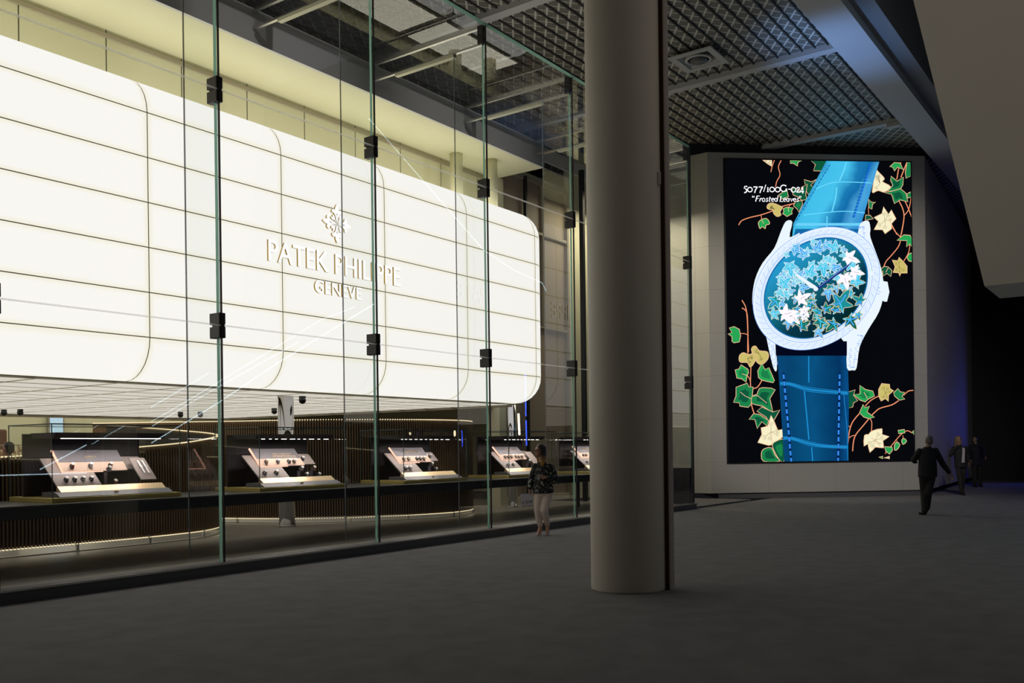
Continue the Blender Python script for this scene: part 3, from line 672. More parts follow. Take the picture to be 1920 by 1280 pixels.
R += [([(1463, 368.6), (1460.6, b0), (1466, b0)], 1.7), (arc(1469.6, 375.9, 2.4, 3, 10, -300, 12), 1.3), ([(1467.4, 375.8), (1471.6, 375.4)], .9), (arc(1475.2, 375.9, 2.3, 3, 0, 360, 12), 1.3), ([(1478.2, 373), (1477.2, b0 + .2)], 1.5)]
R += [([(1480.8, 373), (1481.8, b0), (1485.4, 373)], 1.4), (arc(1488.4, 376, 2.3, 3, 10, -300, 12), 1.3), ([(1486.2, 375.8), (1490.4, 375.4)], .9), (smooth([(1496, 373.2), (1493.8, 373), (1494, 375.6), (1495.2, 376.8), (1494, 379), (1491.8, 378.6)], 3), 1.3)]
R += [([(1497.6, 368.6), (1497.2, 371.6)], 1.5), ([(1500, 368.6), (1499.6, 371.6)], 1.5)]
caption('caption', R, CW)
# maker's name on the dial
def place_text(o, px, py, yoff):
    a = plane_xy(px, py); o.location = (a[0], yoff, a[1]); o.rotation_euler = (pi / 2, 0, 0)
t = text_mesh('dial_lettering', 'PATEK PHILIPPE', .155, 0, em('dial_text', (240, 250, 255), 1.1), blk, .86); place_text(t, 1505, 489.5, -.09)
t = text_mesh('dial_lettering', 'GENEVE', .11, 0, EM['dial_text'], blk, .95); place_text(t, 1523, 497.5, -.09)
for o in [c for c in blk.children if c.name.startswith('watch_picture')]: o['label'] = 'lit picture of a teal-strapped watch among ivy leaves'

# ================================================================== LIGHT WALL
lw = thing('light_wall', 'huge glowing white rounded box hung above the display counter', 'illuminated sign wall')
lw.location = (0, 0, 0)
R0, WF, ZC0, ZC1, UE = .65, 13.0, 3.42, 6.94, 19.15
rows = [3.44 + .7 * k for k in range(6)]
def lb_pt(s, prof, g=0.):
    """s: distance along plan path (front, corner, end face); prof: (height, angle)"""
    zc, ph = prof; r = R0 + g
    if s <= UE: nu, nw, pu, pw = 0, -1, s, WF + R0
    elif s <= UE + R0 * pi / 2:
        t = (s - UE) / R0; nu, nw, pu, pw = sin(t), -cos(t), UE, WF + R0
    else: nu, nw, pu, pw = 1, 0, UE, WF + R0 + (s - UE - R0 * pi / 2)
    return (pu + nu * r * cos(ph), pw + nw * r * cos(ph), zc + r * sin(ph))
profs = []
NB_ = 7
bot = [(ZC0, -pi / 2 + pi / 2 * k / NB_) for k in range(NB_ + 1)]
top = [(ZC1, pi / 2 * k / NB_) for k in range(NB_ + 1)]
bands = [bot] + [[(rows[k], 0), (rows[k + 1], 0)] for k in range(5)] + [top]
bands[0] = [(rows[0], p[1]) for p in bot]; bands[-1] = [(rows[5], p[1]) for p in top]
seams = [.5, 3.15, 5.8, 8.45, 11.1, 13.75, 16.42, UE]
cols = [(seams[k], seams[k + 1]) for k in range(len(seams) - 1)] + [(UE, UE + R0 * pi / 2), (UE + R0 * pi / 2, UE + R0 * pi / 2 + 1.6)]
gp = .008
for ci, (s0, s1) in enumerate(cols):
    ns = 1 if s1 <= UE or s0 > UE + .5 else 8
    for bi, band in enumerate(bands):
        m = MB(); n = len(band)
        ss = [s0 + gp + (s1 - s0 - 2 * gp) * k / ns for k in range(ns + 1)]
        pr = [list(p) for p in band]
        if n == 2: pr[0][0] += gp; pr[1][0] -= gp
        else:
            e = gp / R0
            if bi == 0: pr[-1][1] -= e
            else: pr[0][1] += e
        vs = [lb_pt(s, p) for s in ss for p in pr]
        fs = []; uvs = []
        for i in range(ns):
            for j in range(n - 1):
                fs.append((i * n + j, (i + 1) * n + j, (i + 1) * n + j + 1, i * n + j + 1))
                uvs.append([(i / ns, j / (n - 1)), ((i + 1) / ns, j / (n - 1)), ((i + 1) / ns, (j + 1) / (n - 1)), (i / ns, (j + 1) / (n - 1))])
        m.add(vs, fs, True, uvs)
        m.build('opal_panel', M['opal'], lw, fix=False)
# dark carcass behind the panels shows as the joints
m = MB(); allp = [p for b in bands for p in b]
ss = [.5, UE] + [UE + R0 * pi / 2 * k / 8 for k in range(1, 9)] + [UE + R0 * pi / 2 + 1.6]
vs = [lb_pt(s, p, -.012) for s in ss for p in allp]; n = len(allp)
m.add(vs, [(i * n + j, (i + 1) * n + j, (i + 1) * n + j + 1, i * n + j + 1) for i in range(len(ss) - 1) for j in range(n - 1)], True)
m.box(.5, UE + .3, WF + R0 + .01, 15.0, 7.5, 7.57)
m.build('carcass', M['gasket'], lw, fix=False)
MB().box(.5, UE, WF + R0 + .02, WF + R0 + .06, rows[5] + R0 - .03, rows[5] + R0 + .022).build('top_rail', M['gasket'], lw)
# luminous soffit under the box
sf = MB(); us = [.5 + 1.325 * k for k in range(-4, 15)]
ws = [13.9 + .93 * k for k in range(14)]
for a in us:
    for b in ws[:-1]:
        u0_, u1_ = a + .028, min(a + 1.325, UE + .15) - .028
        if u1_ - u0_ < .1: continue
        sf.add([(u0_, b + .04, 2.775), (u1_, b + .04, 2.775), (u1_, b + .89, 2.775), (u0_, b + .89, 2.775)], [(0, 3, 2, 1)], False, [[(0, 0), (0, 1), (1, 1), (1, 0)]])
sf.build('soffit_panels', M['opal_soffit'], lw, fix=False)
MB().box(-5, UE + .15, 13.66, 26.1, 2.8, 3.1).build('soffit_tray', M['gasket'], lw)
MB().box(-5, UE + .17, 26.0, 26.1, 2.7, 2.85).box(UE + .15, UE + .2, 13.9, 26.1, 2.72, 2.9).build('soffit_edge', M['cream_dark'], lw)

# sign on the light wall
sg = thing('sign', 'raised white and gold lettering with a cross emblem on the glowing wall', 'sign', 12.4, 12.98, 0)
def letters(body, z, height, u0_, u1_, name):
    me_o = text_mesh('tmp', body, 1, 0, M['black'], None)
    xs = [v.co.x for v in me_o.data.vertices]; ys = [v.co.y for v in me_o.data.vertices]
    capx0, capx1, capy = min(xs), max(xs), max(ys); bpy.data.objects.remove(me_o)
    sz = height / capy; sx = (u1_ - u0_) / ((capx1 - capx0) * sz)
    # one letter at a time, spaced by measuring the running text
    for i, chh in enumerate(body):
        if chh == ' ': continue
        a = text_mesh('tmp', body[:i + 1], 1, 0, M['black'], None); xr = max(v.co.x for v in a.data.vertices); bpy.data.objects.remove(a)
        base = {'È': 'E'}.get(chh, chh)
        o = text_mesh('letter_' + base.lower(), chh, sz, .018, [M['letter_face'], M['letter_side']], sg, sx, offset=.003)
        mx_ = max(v.co.x for v in o.data.vertices)
        o.location = (u0_ + (xr - capx0) * sz * sx - mx_ - 12.4, -.045, z); o.rotation_euler = (pi / 2, 0, 0)
letters('PATEK PHILIPPE', 4.99, .37, 10.73, 14.12, 'l')
letters('GENEVE', 4.575, .235, 11.80, 13.0, 'g')
# four-armed floral cross emblem
cm = MB()
def ext(pts, y0=-.062, y1=-.025):
    from mathutils.geometry import tessellate_polygon
    n = len(pts); tri = tessellate_polygon([[Vector((a, b, 0)) for a, b in pts]])
    vs = [(a, y0, b) for a, b in pts] + [(a, y1, b) for a, b in pts]
    cm.cur = 0; cm.add(vs, [tuple(t) for t in tri])
    cm.cur = 1; cm.add(vs, [(i, (i + 1) % n, n + (i + 1) % n, n + i) for i in range(n)])
cx, cz, ar, ah = -.03, 5.945, .36, .345
def rotp(pts, q, sx=1, sz=1): return [(cx + (x * cos(q) - y * sin(q)) * 1.0, cz + (x * sin(q) + y * cos(q))) for x, y in pts]
def drop(x0, y0, x1, y1, wd, n=10):
    d = Vector((x1 - x0, y1 - y0)); nn = Vector((-d.y, d.x)).normalized(); out = []
    for k in range(n + 1):
        t = k / n; f = sin(pi * t ** 1.25) * wd; p = Vector((x0, y0)) + d * t + nn * f; out.append((p.x, p.y))
    for k in range(n, -1, -1):
        t = k / n; f = sin(pi * t ** 1.25) * wd; p = Vector((x0, y0)) + d * t - nn * f; out.append((p.x, p.y))
    return out[:-1]
def blob(path, wds, n=5):
    pt_ = smooth(path, n); ww = smooth([(x, x) for x in wds], n); L_, R_ = [], []
    for i, p in enumerate(pt_):
        a, b = pt_[max(i - 1, 0)], pt_[min(i + 1, len(pt_) - 1)]; d = Vector((b[0] - a[0], b[1] - a[1])).normalized()
        L_.append((p[0] - d.y * ww[i][0], p[1] + d.x * ww[i][0])); R_.append((p[0] + d.y * ww[i][0], p[1] - d.x * ww[i][0]))
    return L_ + R_[::-1]
for q in range(4):
    a = q * pi / 2
    ext(rotp(blob([(0, .175), (0, .25), (0, .30), (0, .365)], [.004, .046, .040, .003]), a)); ext(rotp(blob([(0, .012), (0, .10), (0, .17)], [.008, .011, .008]), a))
    for sgn in (1, -1):
        ext(rotp([(sgn * x, y) for x, y in blob([(.022, .045), (.026, .12), (.045, .19), (.085, .225), (.125, .20)], [.006, .010, .026, .038, .014])], a))
        ext(rotp([(sgn * x, y) for x, y in blob([(.022, .022), (.06, .065), (.085, .12), (.105, .15)], [.004, .010, .024, .006])], a))
cm.build('cross_emblem', [M['letter_face'], M['letter_side']], sg)

# ================================================================== GLASS FRONT
finu = [4.95, 7.9, 10.9, 13.9, 16.95, 19.9, 22.8]
gu = [1.95] + finu
for i in range(len(gu) - 1):
    a, b = gu[i] + .010, gu[i + 1] - .010
    wn = thing('window_%d' % (i + 1), None, None, gu[i], 10.5); wn['kind'] = 'structure'
    for z0, z1 in ((.15, 3.335), (3.365, 6.525), (6.555, 9.6)):
        MB().box(a - gu[i], b - gu[i], -.012, .012, z0, z1).build('pane', M['glass'], wn)
    jt = MB()
    for z in (3.35, 6.54): jt.box(.01, b - gu[i], -.014, .014, z - .009, z + .009)
    jt.build('joint', M['joint'], wn)
    MB().box(a - gu[i] - .018, a - gu[i], -.014, .014, .15, 9.6).build('seal', M['seal'], wn)
    MB().box(.0, b - gu[i], -.012, 2.93, 9.6, 9.62).build('roof_pane', M['glass'], wn)
    MB().box(.0, b - gu[i] + .02, -.02, .02, 9.58, 9.625).build('top_edge', M['glass_edge'], wn)
_n = ['leftmost', 'first to the left of the white lettering', 'cutting across the white lettering', 'at the right end of the glowing box', 'just behind the walking woman', 'hidden by the column', 'corner']
for i, u in enumerate(finu):
    ft = thing('glass_fin', 'upright glass fin with black clamps, ' + ['at the left edge of the picture', 'first one left of the white lettering', 'crossing the raised white lettering', 'just left of the walking woman', 'between the walking woman and the round column', 'behind the round column', 'at the far corner by the video wall'][i], 'glass fin', u, 10.56, .15, group=None)
    MB().box(-.011, .011, .012, .70, 0, 9.1).build('fin_pane', M['fin_glass'], ft)
    MB().box(-.02, .02, 0, .012, 0, 9.42).build('front_edge', M['glass_edge'], ft)
    MB().box(-.010, .010, .70, .71, 0, 9.1).build('rear_edge', M['fin_rear'], ft)
    for z in (3.2, 6.39):
        c = MB().box(-.05, .05, -.09, .13, z - .17, z - .015).box(-.05, .05, -.09, .13, z + .015, z + .17).box(-.03, .03, -.1, .1, z - .16, z + .16)
        bevel(c.build('clamp', M['clamp'], ft), .008)
    if i < 6 or True:
        rf = MB().box(-.018, .018, .02, 2.88, 9.12, 9.40); o = rf.build('roof_fin', M['fin_glass'], ft)
        MB().box(-.03, .03, .0, 2.88, 9.08, 9.12).box(-.03, .03, 0, 2.88, 9.40, 9.45).build('fin_rail', M['steel'], ft)
        MB().box(-.05, .05, .68, 2.2, 9.02, 9.08).build('rail_cap', M['cream'], ft)
        MB().box(-.05, .05, -.03, .09, 9.1, 9.45).build('shoe', M['clamp'], ft)
# corner return
wn = thing('window_8', None, None, 22.8, 10.5); wn['kind'] = 'structure'
MB().box(-.012, .012, .02, 3.27, .15, 9.6).build('pane', M['glass'], wn)
MB().box(-.03, .03, -.03, .03, .15, 9.6).build('corner_post', M['seal'], wn)
MB().box(-.05, .05, 3.27, 3.4, .12, 9.6).build('post', M['seal'], wn)
struct('wall_low', MB().box(22.72, 22.86, 10.56, 12.2, 0, 1.08), M['black'])

# ================================================================== COUNTER AND SHOWCASES
ct = thing('display_counter', 'long black counter carrying the glass showcases behind the glass front', 'counter', 0, 11.75, .12)
o = MB().box(-2, 22.2, 0, 1.55, .70, .86).build('front_slab', M['counter'], ct); bevel(o, .01)
MB().box(-2, 22.2, .004, 1.55, .86, .872).build('worktop', M['counter_top'], ct)
for u in (3.0, 20.6):
    MB().box(u, u + .05, .95, 1.0, 0, .70).build('leg_panel', M['black'], ct)
CT = .992
def slope_board(mb, u0_, u1_, w0, z0, w1, z1, t=.02):
    """board leaning back from (w0,z0) to (w1,z1)"""
    d = Vector((w1 - w0, z1 - z0)).normalized(); n = Vector((-d.y, d.x)) * t     # points up/front
    q = [(w0, z0), (w1, z1), (w1 + d.y * t, z1 - d.x * t), (w0 + d.y * t, z0 - d.x * t)]
    return mb.prism(q, 0, u0_, u1_)
def showcase(u0_, label, title, board_on=True):
    sc = thing('showcase', label, 'showcase', u0_, 12.0, CT, group=None)
    o = MB().box(0, 1.93, 0, 1.15, 0, .065).build('gold_tray', M['gold_matt'], sc); bevel(o, .006)
    g = .008
    for nm, bx in (('front_pane', (0.01, 1.92, .0, g)), ('rear_pane', (.01, 1.92, 1.15 - g, 1.15)), ('side_pane', (0, g, .0, 1.15)), ('side_pane', (1.93 - g, 1.93, 0, 1.15))):
        MB().box(bx[0], bx[1], bx[2], bx[3], .065, 1.04).build(nm, M['case_glass'], sc)
    MB().box(0, 1.93, 0, 1.15, 1.04, 1.05).build('top_pane', M['case_glass'], sc)
    ed = MB()
    for a, b in ((0, 0), (1.918, 0), (0, 1.138), (1.918, 1.138)): ed.box(a - .001, a + .009, b - .001, b + .009, .065, 1.05)
    ed.box(0, 1.93, -.002, .008, 1.037, 1.052).box(0, 1.93, 1.142, 1.152, 1.037, 1.052).box(-.002, .008, 0, 1.15, 1.037, 1.052).box(1.922, 1.932, 0, 1.15, 1.037, 1.052)
    ed.build('glass_rim', mat('rim', (.07, .12, .10), .3) if 'rim' not in bpy.data.materials else bpy.data.materials['rim'], sc)
    MB().box(.1, 1.86, .95, .98, .065, .93).build('back_panel', M['felt'], sc)
    cn = MB().prism([(.36, .865), (.36, .875), (.30, .94), (.98, .94), (.98, .865)], 0, .22, 1.9); cn.build('canopy', M['felt'], sc)
    wedge = MB().prism([(.03, .075), (.15, .135), (.5, .135), (.5, .065), (.03, .065)], 0, .12, 1.82); wedge.build('base_wedge', M['wedge'], sc)
    MB().box(.92, .98, .075, .079, .10, .125).build('badge', M['gold'], sc)
    MB().prism([(.15, .135), (.25, .21), (.27, .21), (.27, .135)], 0, .2, 1.78).build('gold_strip', M['gold'], sc)
    b = MB(); slope_board(b, .2, .84, .25, .21, .70, .59); b.build('lower_board', M['board'], sc)
    b = MB(); slope_board(b, .40, 1.37, .47, .405, .59, .53); b.build('upper_board', M['board_pink'], sc)
    b = MB(); slope_board(b, .40, 1.37, .59, .531, .745, .70); b.build('title_board', M['board_dark'], sc)
    b = MB(); b.prism([(.455, .415), (.735, .71), (.755, .69), (.475, .40)], 0, .38, .398); b.box(.38, .98, .455, .468, .388, .403); b.build('glow_edge', M['led_warm'], sc)
    b = MB(); slope_board(b, 1.3, 1.75, .62, .42, .8, .60); b.build('side_board', M['board'], sc)
    if isinstance(title, int):      # lettering too small to read in the photo: fine gold strokes
        d = Vector((0, .745 - .59, .70 - .531)).normalized(); rr = random.Random(int(u0_ * 9))
        for ln in range(title):
            x = 0; m = MB()
            while x < (.40, .36)[ln]:
                w_ = rr.choice([.008, .012, .016]); h_ = rr.choice([.02, .022, .03])
                m.box(x, x + w_ * .5, -.052 * ln, -.052 * ln + h_, 0, .002); m.box(x, x + w_ + .0075, -.052 * ln, -.052 * ln + .006, 0, .002)
                x += w_ + .007
            o = m.build('board_lettering', M['gold'], sc); o.location = (.78, .59 + d.y * .13 - .004, .531 + d.z * .13); o.rotation_euler = (math.atan2(d.z, d.y), 0, 0)
    elif title:
        tl = text_mesh('board_lettering', title, .055, .001, M['gold'], sc, .9)
        lines = title.count('\n') + 1
        d = Vector((0, .745 - .59, .70 - .531)).normalized(); ang = math.atan2(d.z, d.y)
        tl.location = (.78 if lines > 1 else .82, .59 + d.y * (.09 + .0 * lines) - .004, .531 + d.z * (.09)); tl.rotation_euler = (ang, 0, 0)
    if board_on:
        b = MB(); slope_board(b, 1.48, 1.73, .3, .265, .62, .58); b.build('tilted_board', M['board'], sc)
    l = bpy.data.lights.new('showcase_light', 'AREA'); l.shape = 'RECTANGLE'; l.size = 1.55; l.size_y = .05; l.energy = 15; l.color = (1, .90, .84)
    lo = bpy.data.objects.new('showcase_light', l); C.objects.link(lo); lo.parent = sc; lo.location = (1.0, .40, .858); lo.rotation_euler = (-.12, 0, 0)
    return sc
titles = ['Joaillerie', 'Ladies Complications\nand Grand Complications', 2, 1, 1]
CU = [6.35, 9.73, 13.14, 16.56, 20.0]
clab = ['gold-trayed glass showcase at the left end of the counter, titled Joaillerie',
        'glass showcase on the counter, second from the left, with two-line gold title',
        'glass showcase between the second and third glass fins, middle of the counter',
        'glass showcase directly behind the walking woman',
        'glass showcase partly hidden behind the round column']
cases = []
for i, u in enumerate(CU):
    sc = showcase(u, clab[i], titles[i], i in (0, 3)); cases.append(sc)
    if i == 0: MB().box(.33, 1.85, .37, .39, .855, .864).build('light_strip', M['led'], sc)
    else:
        rr = random.Random(i); x = .36
        while x < 1.8:
            wd = rr.choice([.04, .06, .06, .1]); MB().box(x, x + wd, .37, .39, .855, .864).build('light_segment', M['led'], sc); x += wd + rr.choice([.07, .09, .1])

# wristwatches: one built with its parts, the rest copied
def make_watch(kind):
    w = bpy.data.objects.new('wristwatch', None); C.objects.link(w); w.empty_display_size = .05
    st = MB()      # strap looped over a small cuff
    ring = [(0, .034 * cos(a) , .034 * sin(a)) for a in [radians(-70 + 320 * k / 14) for k in range(15)]]
    for dx in (-.011, .011): pass
    vs = []
    for a in [radians(-60 + 300 * k / 14) for k in range(15)]:
        for x, r in ((-.011, .031), (.011, .031), (.011, .034), (-.011, .034)): vs.append((x, r * cos(a), r * sin(a)))
    st.add(vs, [(i * 4 + j, i * 4 + (j + 1) % 4, (i + 1) * 4 + (j + 1) % 4, (i + 1) * 4 + j) for i in range(14) for j in range(4)], True)
    sm = {'dark': M['strap'], 'white': M['strap_white'], 'red': M['strap_red'], 'steel': M['watch_face'], 'gold': M['gold']}[kind]
    st.build('strap', sm, w)
    cs = MB().lathe([(.0225, 0), (.024, .003), (.024, .009), (.0215, .012)], n=20); o = cs.build('watch_case', M['gold'] if kind in ('gold', 'red') else M['watch_face'], w)
    o.location = (0, .0, .033)
    d = MB().lathe([(.02, 0), (.02, .002)], n=20); o = d.build('dial', M['strap_white'], w); o.location = (0, 0, .0445)
    b = MB().box(-.016, .016, -.026, .03, -.04, .0); b.build('cuff', M['felt'], w)
    return w
protos = {}
wcount = {}
def put_watch(ci, u, w, z, kind, tiltx, label, group):
    if kind not in protos:
        protos[kind] = make_watch(kind); r = protos[kind]
    else:
        src = protos[kind]; r = src.copy(); C.objects.link(r)
        for ch in src.children:
            c = ch.copy(); C.objects.link(c); c.parent = r
    sc = cases[ci]
    r.location = P(CU[ci] + u, 12.0 + w, CT + z); r.rotation_euler = Matrix.Rotation(TH, 3, 'Z').to_4x4().to_euler()
    e = (Matrix.Rotation(TH, 3, 'Z') @ Matrix.Rotation(tiltx, 3, 'X')).to_euler(); r.rotation_euler = e
    r.scale = (1.12, 1.12, 1.12)
    tag(r, label, 'watch', group)
CN = ['leftmost showcase', 'second showcase', 'third showcase', 'showcase behind the woman', 'showcase beside the column']
ORD = ['leftmost', 'second', 'third', 'fourth', 'fifth', 'sixth']
SA = math.atan2(.38, .45)
lay = {0: dict(low=[('dark', .36), ('dark', .48), ('steel', .60), ('dark', .72)], up=[('red', .55), ('white', .82), ('red', 1.12)], stand=[('white', .98, .24), ('red', 1.06, .05)]),
       1: dict(low=[('dark', .36), ('dark', .60)], up=[('gold', .55), ('steel', .80), ('dark', 1.04), ('gold', 1.16)], side=[('dark', 1.5)], stand=[('white', 1.14, .16), ('white', 1.25, .05), ('red', 1.42, .16), ('steel', 1.53, .04)]),
       2: dict(low=[('dark', .40), ('steel', .52)], up=[('gold', .56), ('gold', .70), ('dark', .95), ('dark', 1.05), ('gold', 1.16)], side=[('steel', 1.42), ('white', 1.55)], stand=[('steel', 1.16, .17), ('steel', 1.28, .06)]),
       3: dict(low=[('steel', .40), ('gold', .6)], up=[('gold', .55), ('gold', .67), ('gold', .80), ('gold', .98), ('gold', 1.1), ('gold', 1.22)], stand=[('steel', 1.2, .16), ('gold', 1.36, .1)]),
       4: dict(low=[('steel', .40)], up=[('gold', .55), ('gold', .68)])}
KD = {'dark': 'dark-strapped', 'white': 'white-strapped', 'red': 'red-strapped gold', 'steel': 'steel', 'gold': 'gold'}
for ci, d in lay.items():
    for row, its in d.items():
        for k, it_ in enumerate(its):
            rn = {'low': 'lower board', 'up': 'upper board', 'side': 'right side board', 'stand': 'black stand'}[row]
            lab = '%s wristwatch, %s on %s, %s' % (KD[it_[0]], ORD[k] if k == 0 else ORD[k] + ' from left', rn, CN[ci])
            g = None
            if row == 'low': put_watch(ci, it_[1], .315, .292, it_[0], SA, lab, g)
            elif row == 'up': put_watch(ci, it_[1], .505, .475, it_[0], SA, lab, g)
            elif row == 'side': put_watch(ci, it_[1], .68, .515, it_[0], SA, lab, g)
            else:
                put_watch(ci, it_[1], .30, .19 + it_[2], it_[0], .9, lab, g)
                su = thing('watch_stand', 'small black stand under the %s watch of %s' % (ORD[k] if k else 'leftmost standing', CN[ci]), 'stand', CU[ci] + it_[1], 12.30, CT + .135)
                MB().box(-.045, .045, -.02, .06, 0, .03 + it_[2] * .9).build('block', M['felt'], su)
# two flat bracelets on the tilted board of the first case
for k, u in enumerate((1.57, 1.64)):
    r = thing('bracelet_watch', 'white bracelet watch lying flat, %s of two on the tilted board' % ('left' if k == 0 else 'right'), 'watch', CU[0] + u, 12.45, CT + .445)
    r.rotation_euler = (Matrix.Rotation(TH, 3, 'Z') @ Matrix.Rotation(math.atan2(.315, .32), 3, 'X')).to_euler()
    MB().box(-.012, .012, -.13 , .13, .0, .01).build('bracelet', M['strap_white'], r)
    MB().lathe([(.022, .0), (.024, .008), (.02, .016)], n=16).build('watch_case', M['watch_face'], r)

# ================================================================== SLATTED SCREENS
def slat_screen(name, label, path, topz, botz, wood):
    pts = smooth(path, 14); zz = smooth([(a, b) for a, b in zip(topz, topz)], 14)
    P2 = [Vector(p) for p in pts]; cum = [0]
    for i in range(1, len(P2)): cum.append(cum[-1] + (P2[i] - P2[i - 1]).length)
    def at(s):
        for i in range(1, len(P2)):
            if cum[i] >= s or i == len(P2) - 1:
                t = (s - cum[i - 1]) / max(cum[i] - cum[i - 1], 1e-6)
                return P2[i - 1].lerp(P2[i], t), (P2[i] - P2[i - 1]).normalized(), zz[i - 1][0] * (1 - t) + zz[i][0] * t
    c = at(cum[-1] / 2)[0]
    rt = thing(name, label, 'slatted screen', c.x, c.y, .12)
    sl = MB(); tp = MB(); bk = MB(); prev = None; s = 0.
    pitch = .055
    while s < cum[-1]:
        p, d, zt = at(s); n = Vector((-d.y, d.x)); q = p - c; zt -= .12; zb = botz - .12
        a, b = d * .0105, n * .022
        def col(mb, a, b, z0, z1):
            vs = [(q + x * a + y * b) for x, y in ((-1, -1), (1, -1), (1, 1), (-1, 1))]
            mb.add([(v.x, v.y, z0) for v in vs] + [(v.x, v.y, z1) for v in vs], [(3, 2, 1, 0), (4, 5, 6, 7), (0, 1, 5, 4), (1, 2, 6, 5), (2, 3, 7, 6), (3, 0, 4, 7)])
        col(sl, a, b, zb, zt)
        col(tp, a * .9, b * 1.1, zt, zt + .02); col(tp, a * .9, b * 1.1, zb - .016, zb)
        s += pitch
    N = int(cum[-1] / .25)
    prev = None
    for k in range(N + 1):
        p, d, zt = at(cum[-1] * k / N); n = Vector((-d.y, d.x)); q = p - c
        pr = (q + n * .03, q + n * .045, zt - .12 - .03)
        if prev:
            (a0_, a1_, z0_), (b0_, b1_, z1_) = prev, pr; zb = botz - .12 + .02
            bk.add([(a0_.x, a0_.y, zb), (b0_.x, b0_.y, zb), (b0_.x, b0_.y, z1_), (a0_.x, a0_.y, z0_), (a1_.x, a1_.y, zb), (b1_.x, b1_.y, zb), (b1_.x, b1_.y, z1_), (a1_.x, a1_.y, z0_)],
                   [(0, 1, 2, 3), (7, 6, 5, 4), (3, 2, 6, 7), (0, 4, 5, 1)])
        prev = pr
        if k % 5 == 2:
            f = MB(); f.box(q.x - .02, q.x + .02, q.y - .02, q.y + .02, 0, botz - .12 + .03); f.build('foot', M['steel'], rt)
    sl.build('slats', wood, rt); tp.build('lit_tips', M['led_tip'], rt); bk.build('backing', M['wood_dark'], rt, fix=False)
    # base rail on the floor
    rl = MB(); rl.tube([(at(cum[-1] * k / N)[0] - c).to_3d() + Vector((0, 0, .012)) for k in range(N + 1)], .012, 6); rl.build('base_rail', M['steel'], rt)
    return rt
slat_screen('slatted_screen', 'curved dark slatted screen looping behind the left showcase', [(1, 14.0), (6, 14.0), (9.2, 13.98), (10.6, 14.4), (11.35, 15.4), (11.45, 17), (11.12, 18.7)],
            [1.45, 1.57, 1.76, 1.9, 2.0, 2.12, 2.25], .25, M['wood'])
slat_screen('slatted_screen', 'tall curved brown slatted screen behind the middle showcases', [(11.9, 20.6), (12.1, 18.5), (12.75, 16.4), (13.5, 14.9), (15.0, 13.75), (16.2, 13.4), (17.2, 13.6), (17.95, 14.3), (18.1, 15.6), (17.6, 17.5)],
            [2.35, 2.32, 2.3, 2.3, 2.3, 2.3, 2.3, 2.3, 2.3, 2.3], .23, M['wood'])

# ================================================================== COLUMNS
def chrome_col(u, w, label, mm, z0=.12, z1=2.79, ex=1.45):
    c = thing('polished_column', label, 'column', u, w, z0)
    MB().lathe([(.125, 0), (.125, z1 - z0)], n=32, ex=ex).build('shaft', mm, c)
    MB().lathe([(.14, 0), (.14, .03)], n=32, ex=ex).build('base_ring', M['steel'], c)
    return c
chrome_col(12.64, 14.75, 'polished oval steel column between the left and middle screens', M['chrome'])
chrome_col(19.75, 14.2, 'polished steel column near the rounded end of the glowing box', M['chrome'], ex=1.)
for u, w, lb in ((18.92, 14.16, 'round cream column above the glowing box, right one of two'), (18.0, 14.55, 'round cream column above the glowing box, left one of two')):
    c = thing('ceiling_column', lb, 'column', u, w, 7.57)
    MB().lathe([(.16, 0), (.16, 1.43)], n=28).build('shaft', M['cream'], c)
# big round column in the hall
cc = UW(1.322, 10.72)
rc = thing('round_column', 'large round painted column standing in the hall in front of the glass', 'column', cc[0], cc[1], 0)
rc.rotation_euler = (0, 0, 0)
MB().lathe([(.419, 0), (.425, .02), (.425, 11.2)], n=72).build('shaft', M['column'], rc)
cn = MB().box(.40, .460, -.10, .06, 0, 11.2); cn.build('dark_gap', M['brown_gap'], rc)
bevel(MB().box(.458, .488, -.16, .06, 0, 11.2).build('cable_duct', M['conduit'], rc), .005)
bevel(MB().box(.493, .515, -.13, .08, 0, 11.2).build('cable_duct', M['conduit'], rc), .005)
for z in (4.6, 7.2): MB().box(.36, .40, -.235, -.17, z, z + .14).build('bracket', M['conduit'], rc)

# big leaning volume at the upper right
rv = MB(); zb, zt_ = 3.66, 12.9
rv.prism([(2.03, zb), (3.95, zt_), (-9, zt_), (-9, zb)], 0, 13.33, 14.6)
o = struct('wall_leaning', rv, mat('leaning_paint', (.78, .72, .62), .8, noise=.02, nscale=1))

# ceiling loudspeaker vent
vt = thing('ceiling_vent', 'square white ceiling vent with a round dark centre', 'ceiling vent', 21.15, 9.45, 11.1)
def frame_vent():
    m = MB(); a, b = .56, .40
    for (x0, x1, y0, y1) in ((-a, a, -a, -b), (-a, a, b, a), (-a, -b, -b, b), (b, a, -b, b)): m.box(x0, x1, y0, y1, -.03, 0)
    return m
frame_vent().build('frame', M['beam'], vt)
m = MB(); a, b, zi = .40, .30, .07
m.add([(-a, -a, -.01), (a, -a, -.01), (a, a, -.01), (-a, a, -.01), (-b, -b, zi), (b, -b, zi), (b, b, zi), (-b, b, zi)], [(0, 1, 5, 4), (1, 2, 6, 5), (2, 3, 7, 6), (3, 0, 4, 7), (4, 5, 6, 7)]); m.build('recess', M['beam'], vt, fix=False)
MB().lathe([(.30, 0), (.34, -.01), (.26, -.03), (.26, 0)], n=32).build('ring', M['beam'], vt)
MB().lathe([(.22, .0), (.21, -.05), (.05, -.06)], n=32).build('diffuser', mat('diffuser', (.09, .09, .10), .5), vt)
sn = thing('ceiling_sensor', 'small white box fixed at the end of the far ceiling strip', 'sensor', 28.7, 6.7, 10.93)
bevel(MB().box(-.12, .12, -.2, .2, 0, .12).build('housing', M['white_paint'], sn), .02)

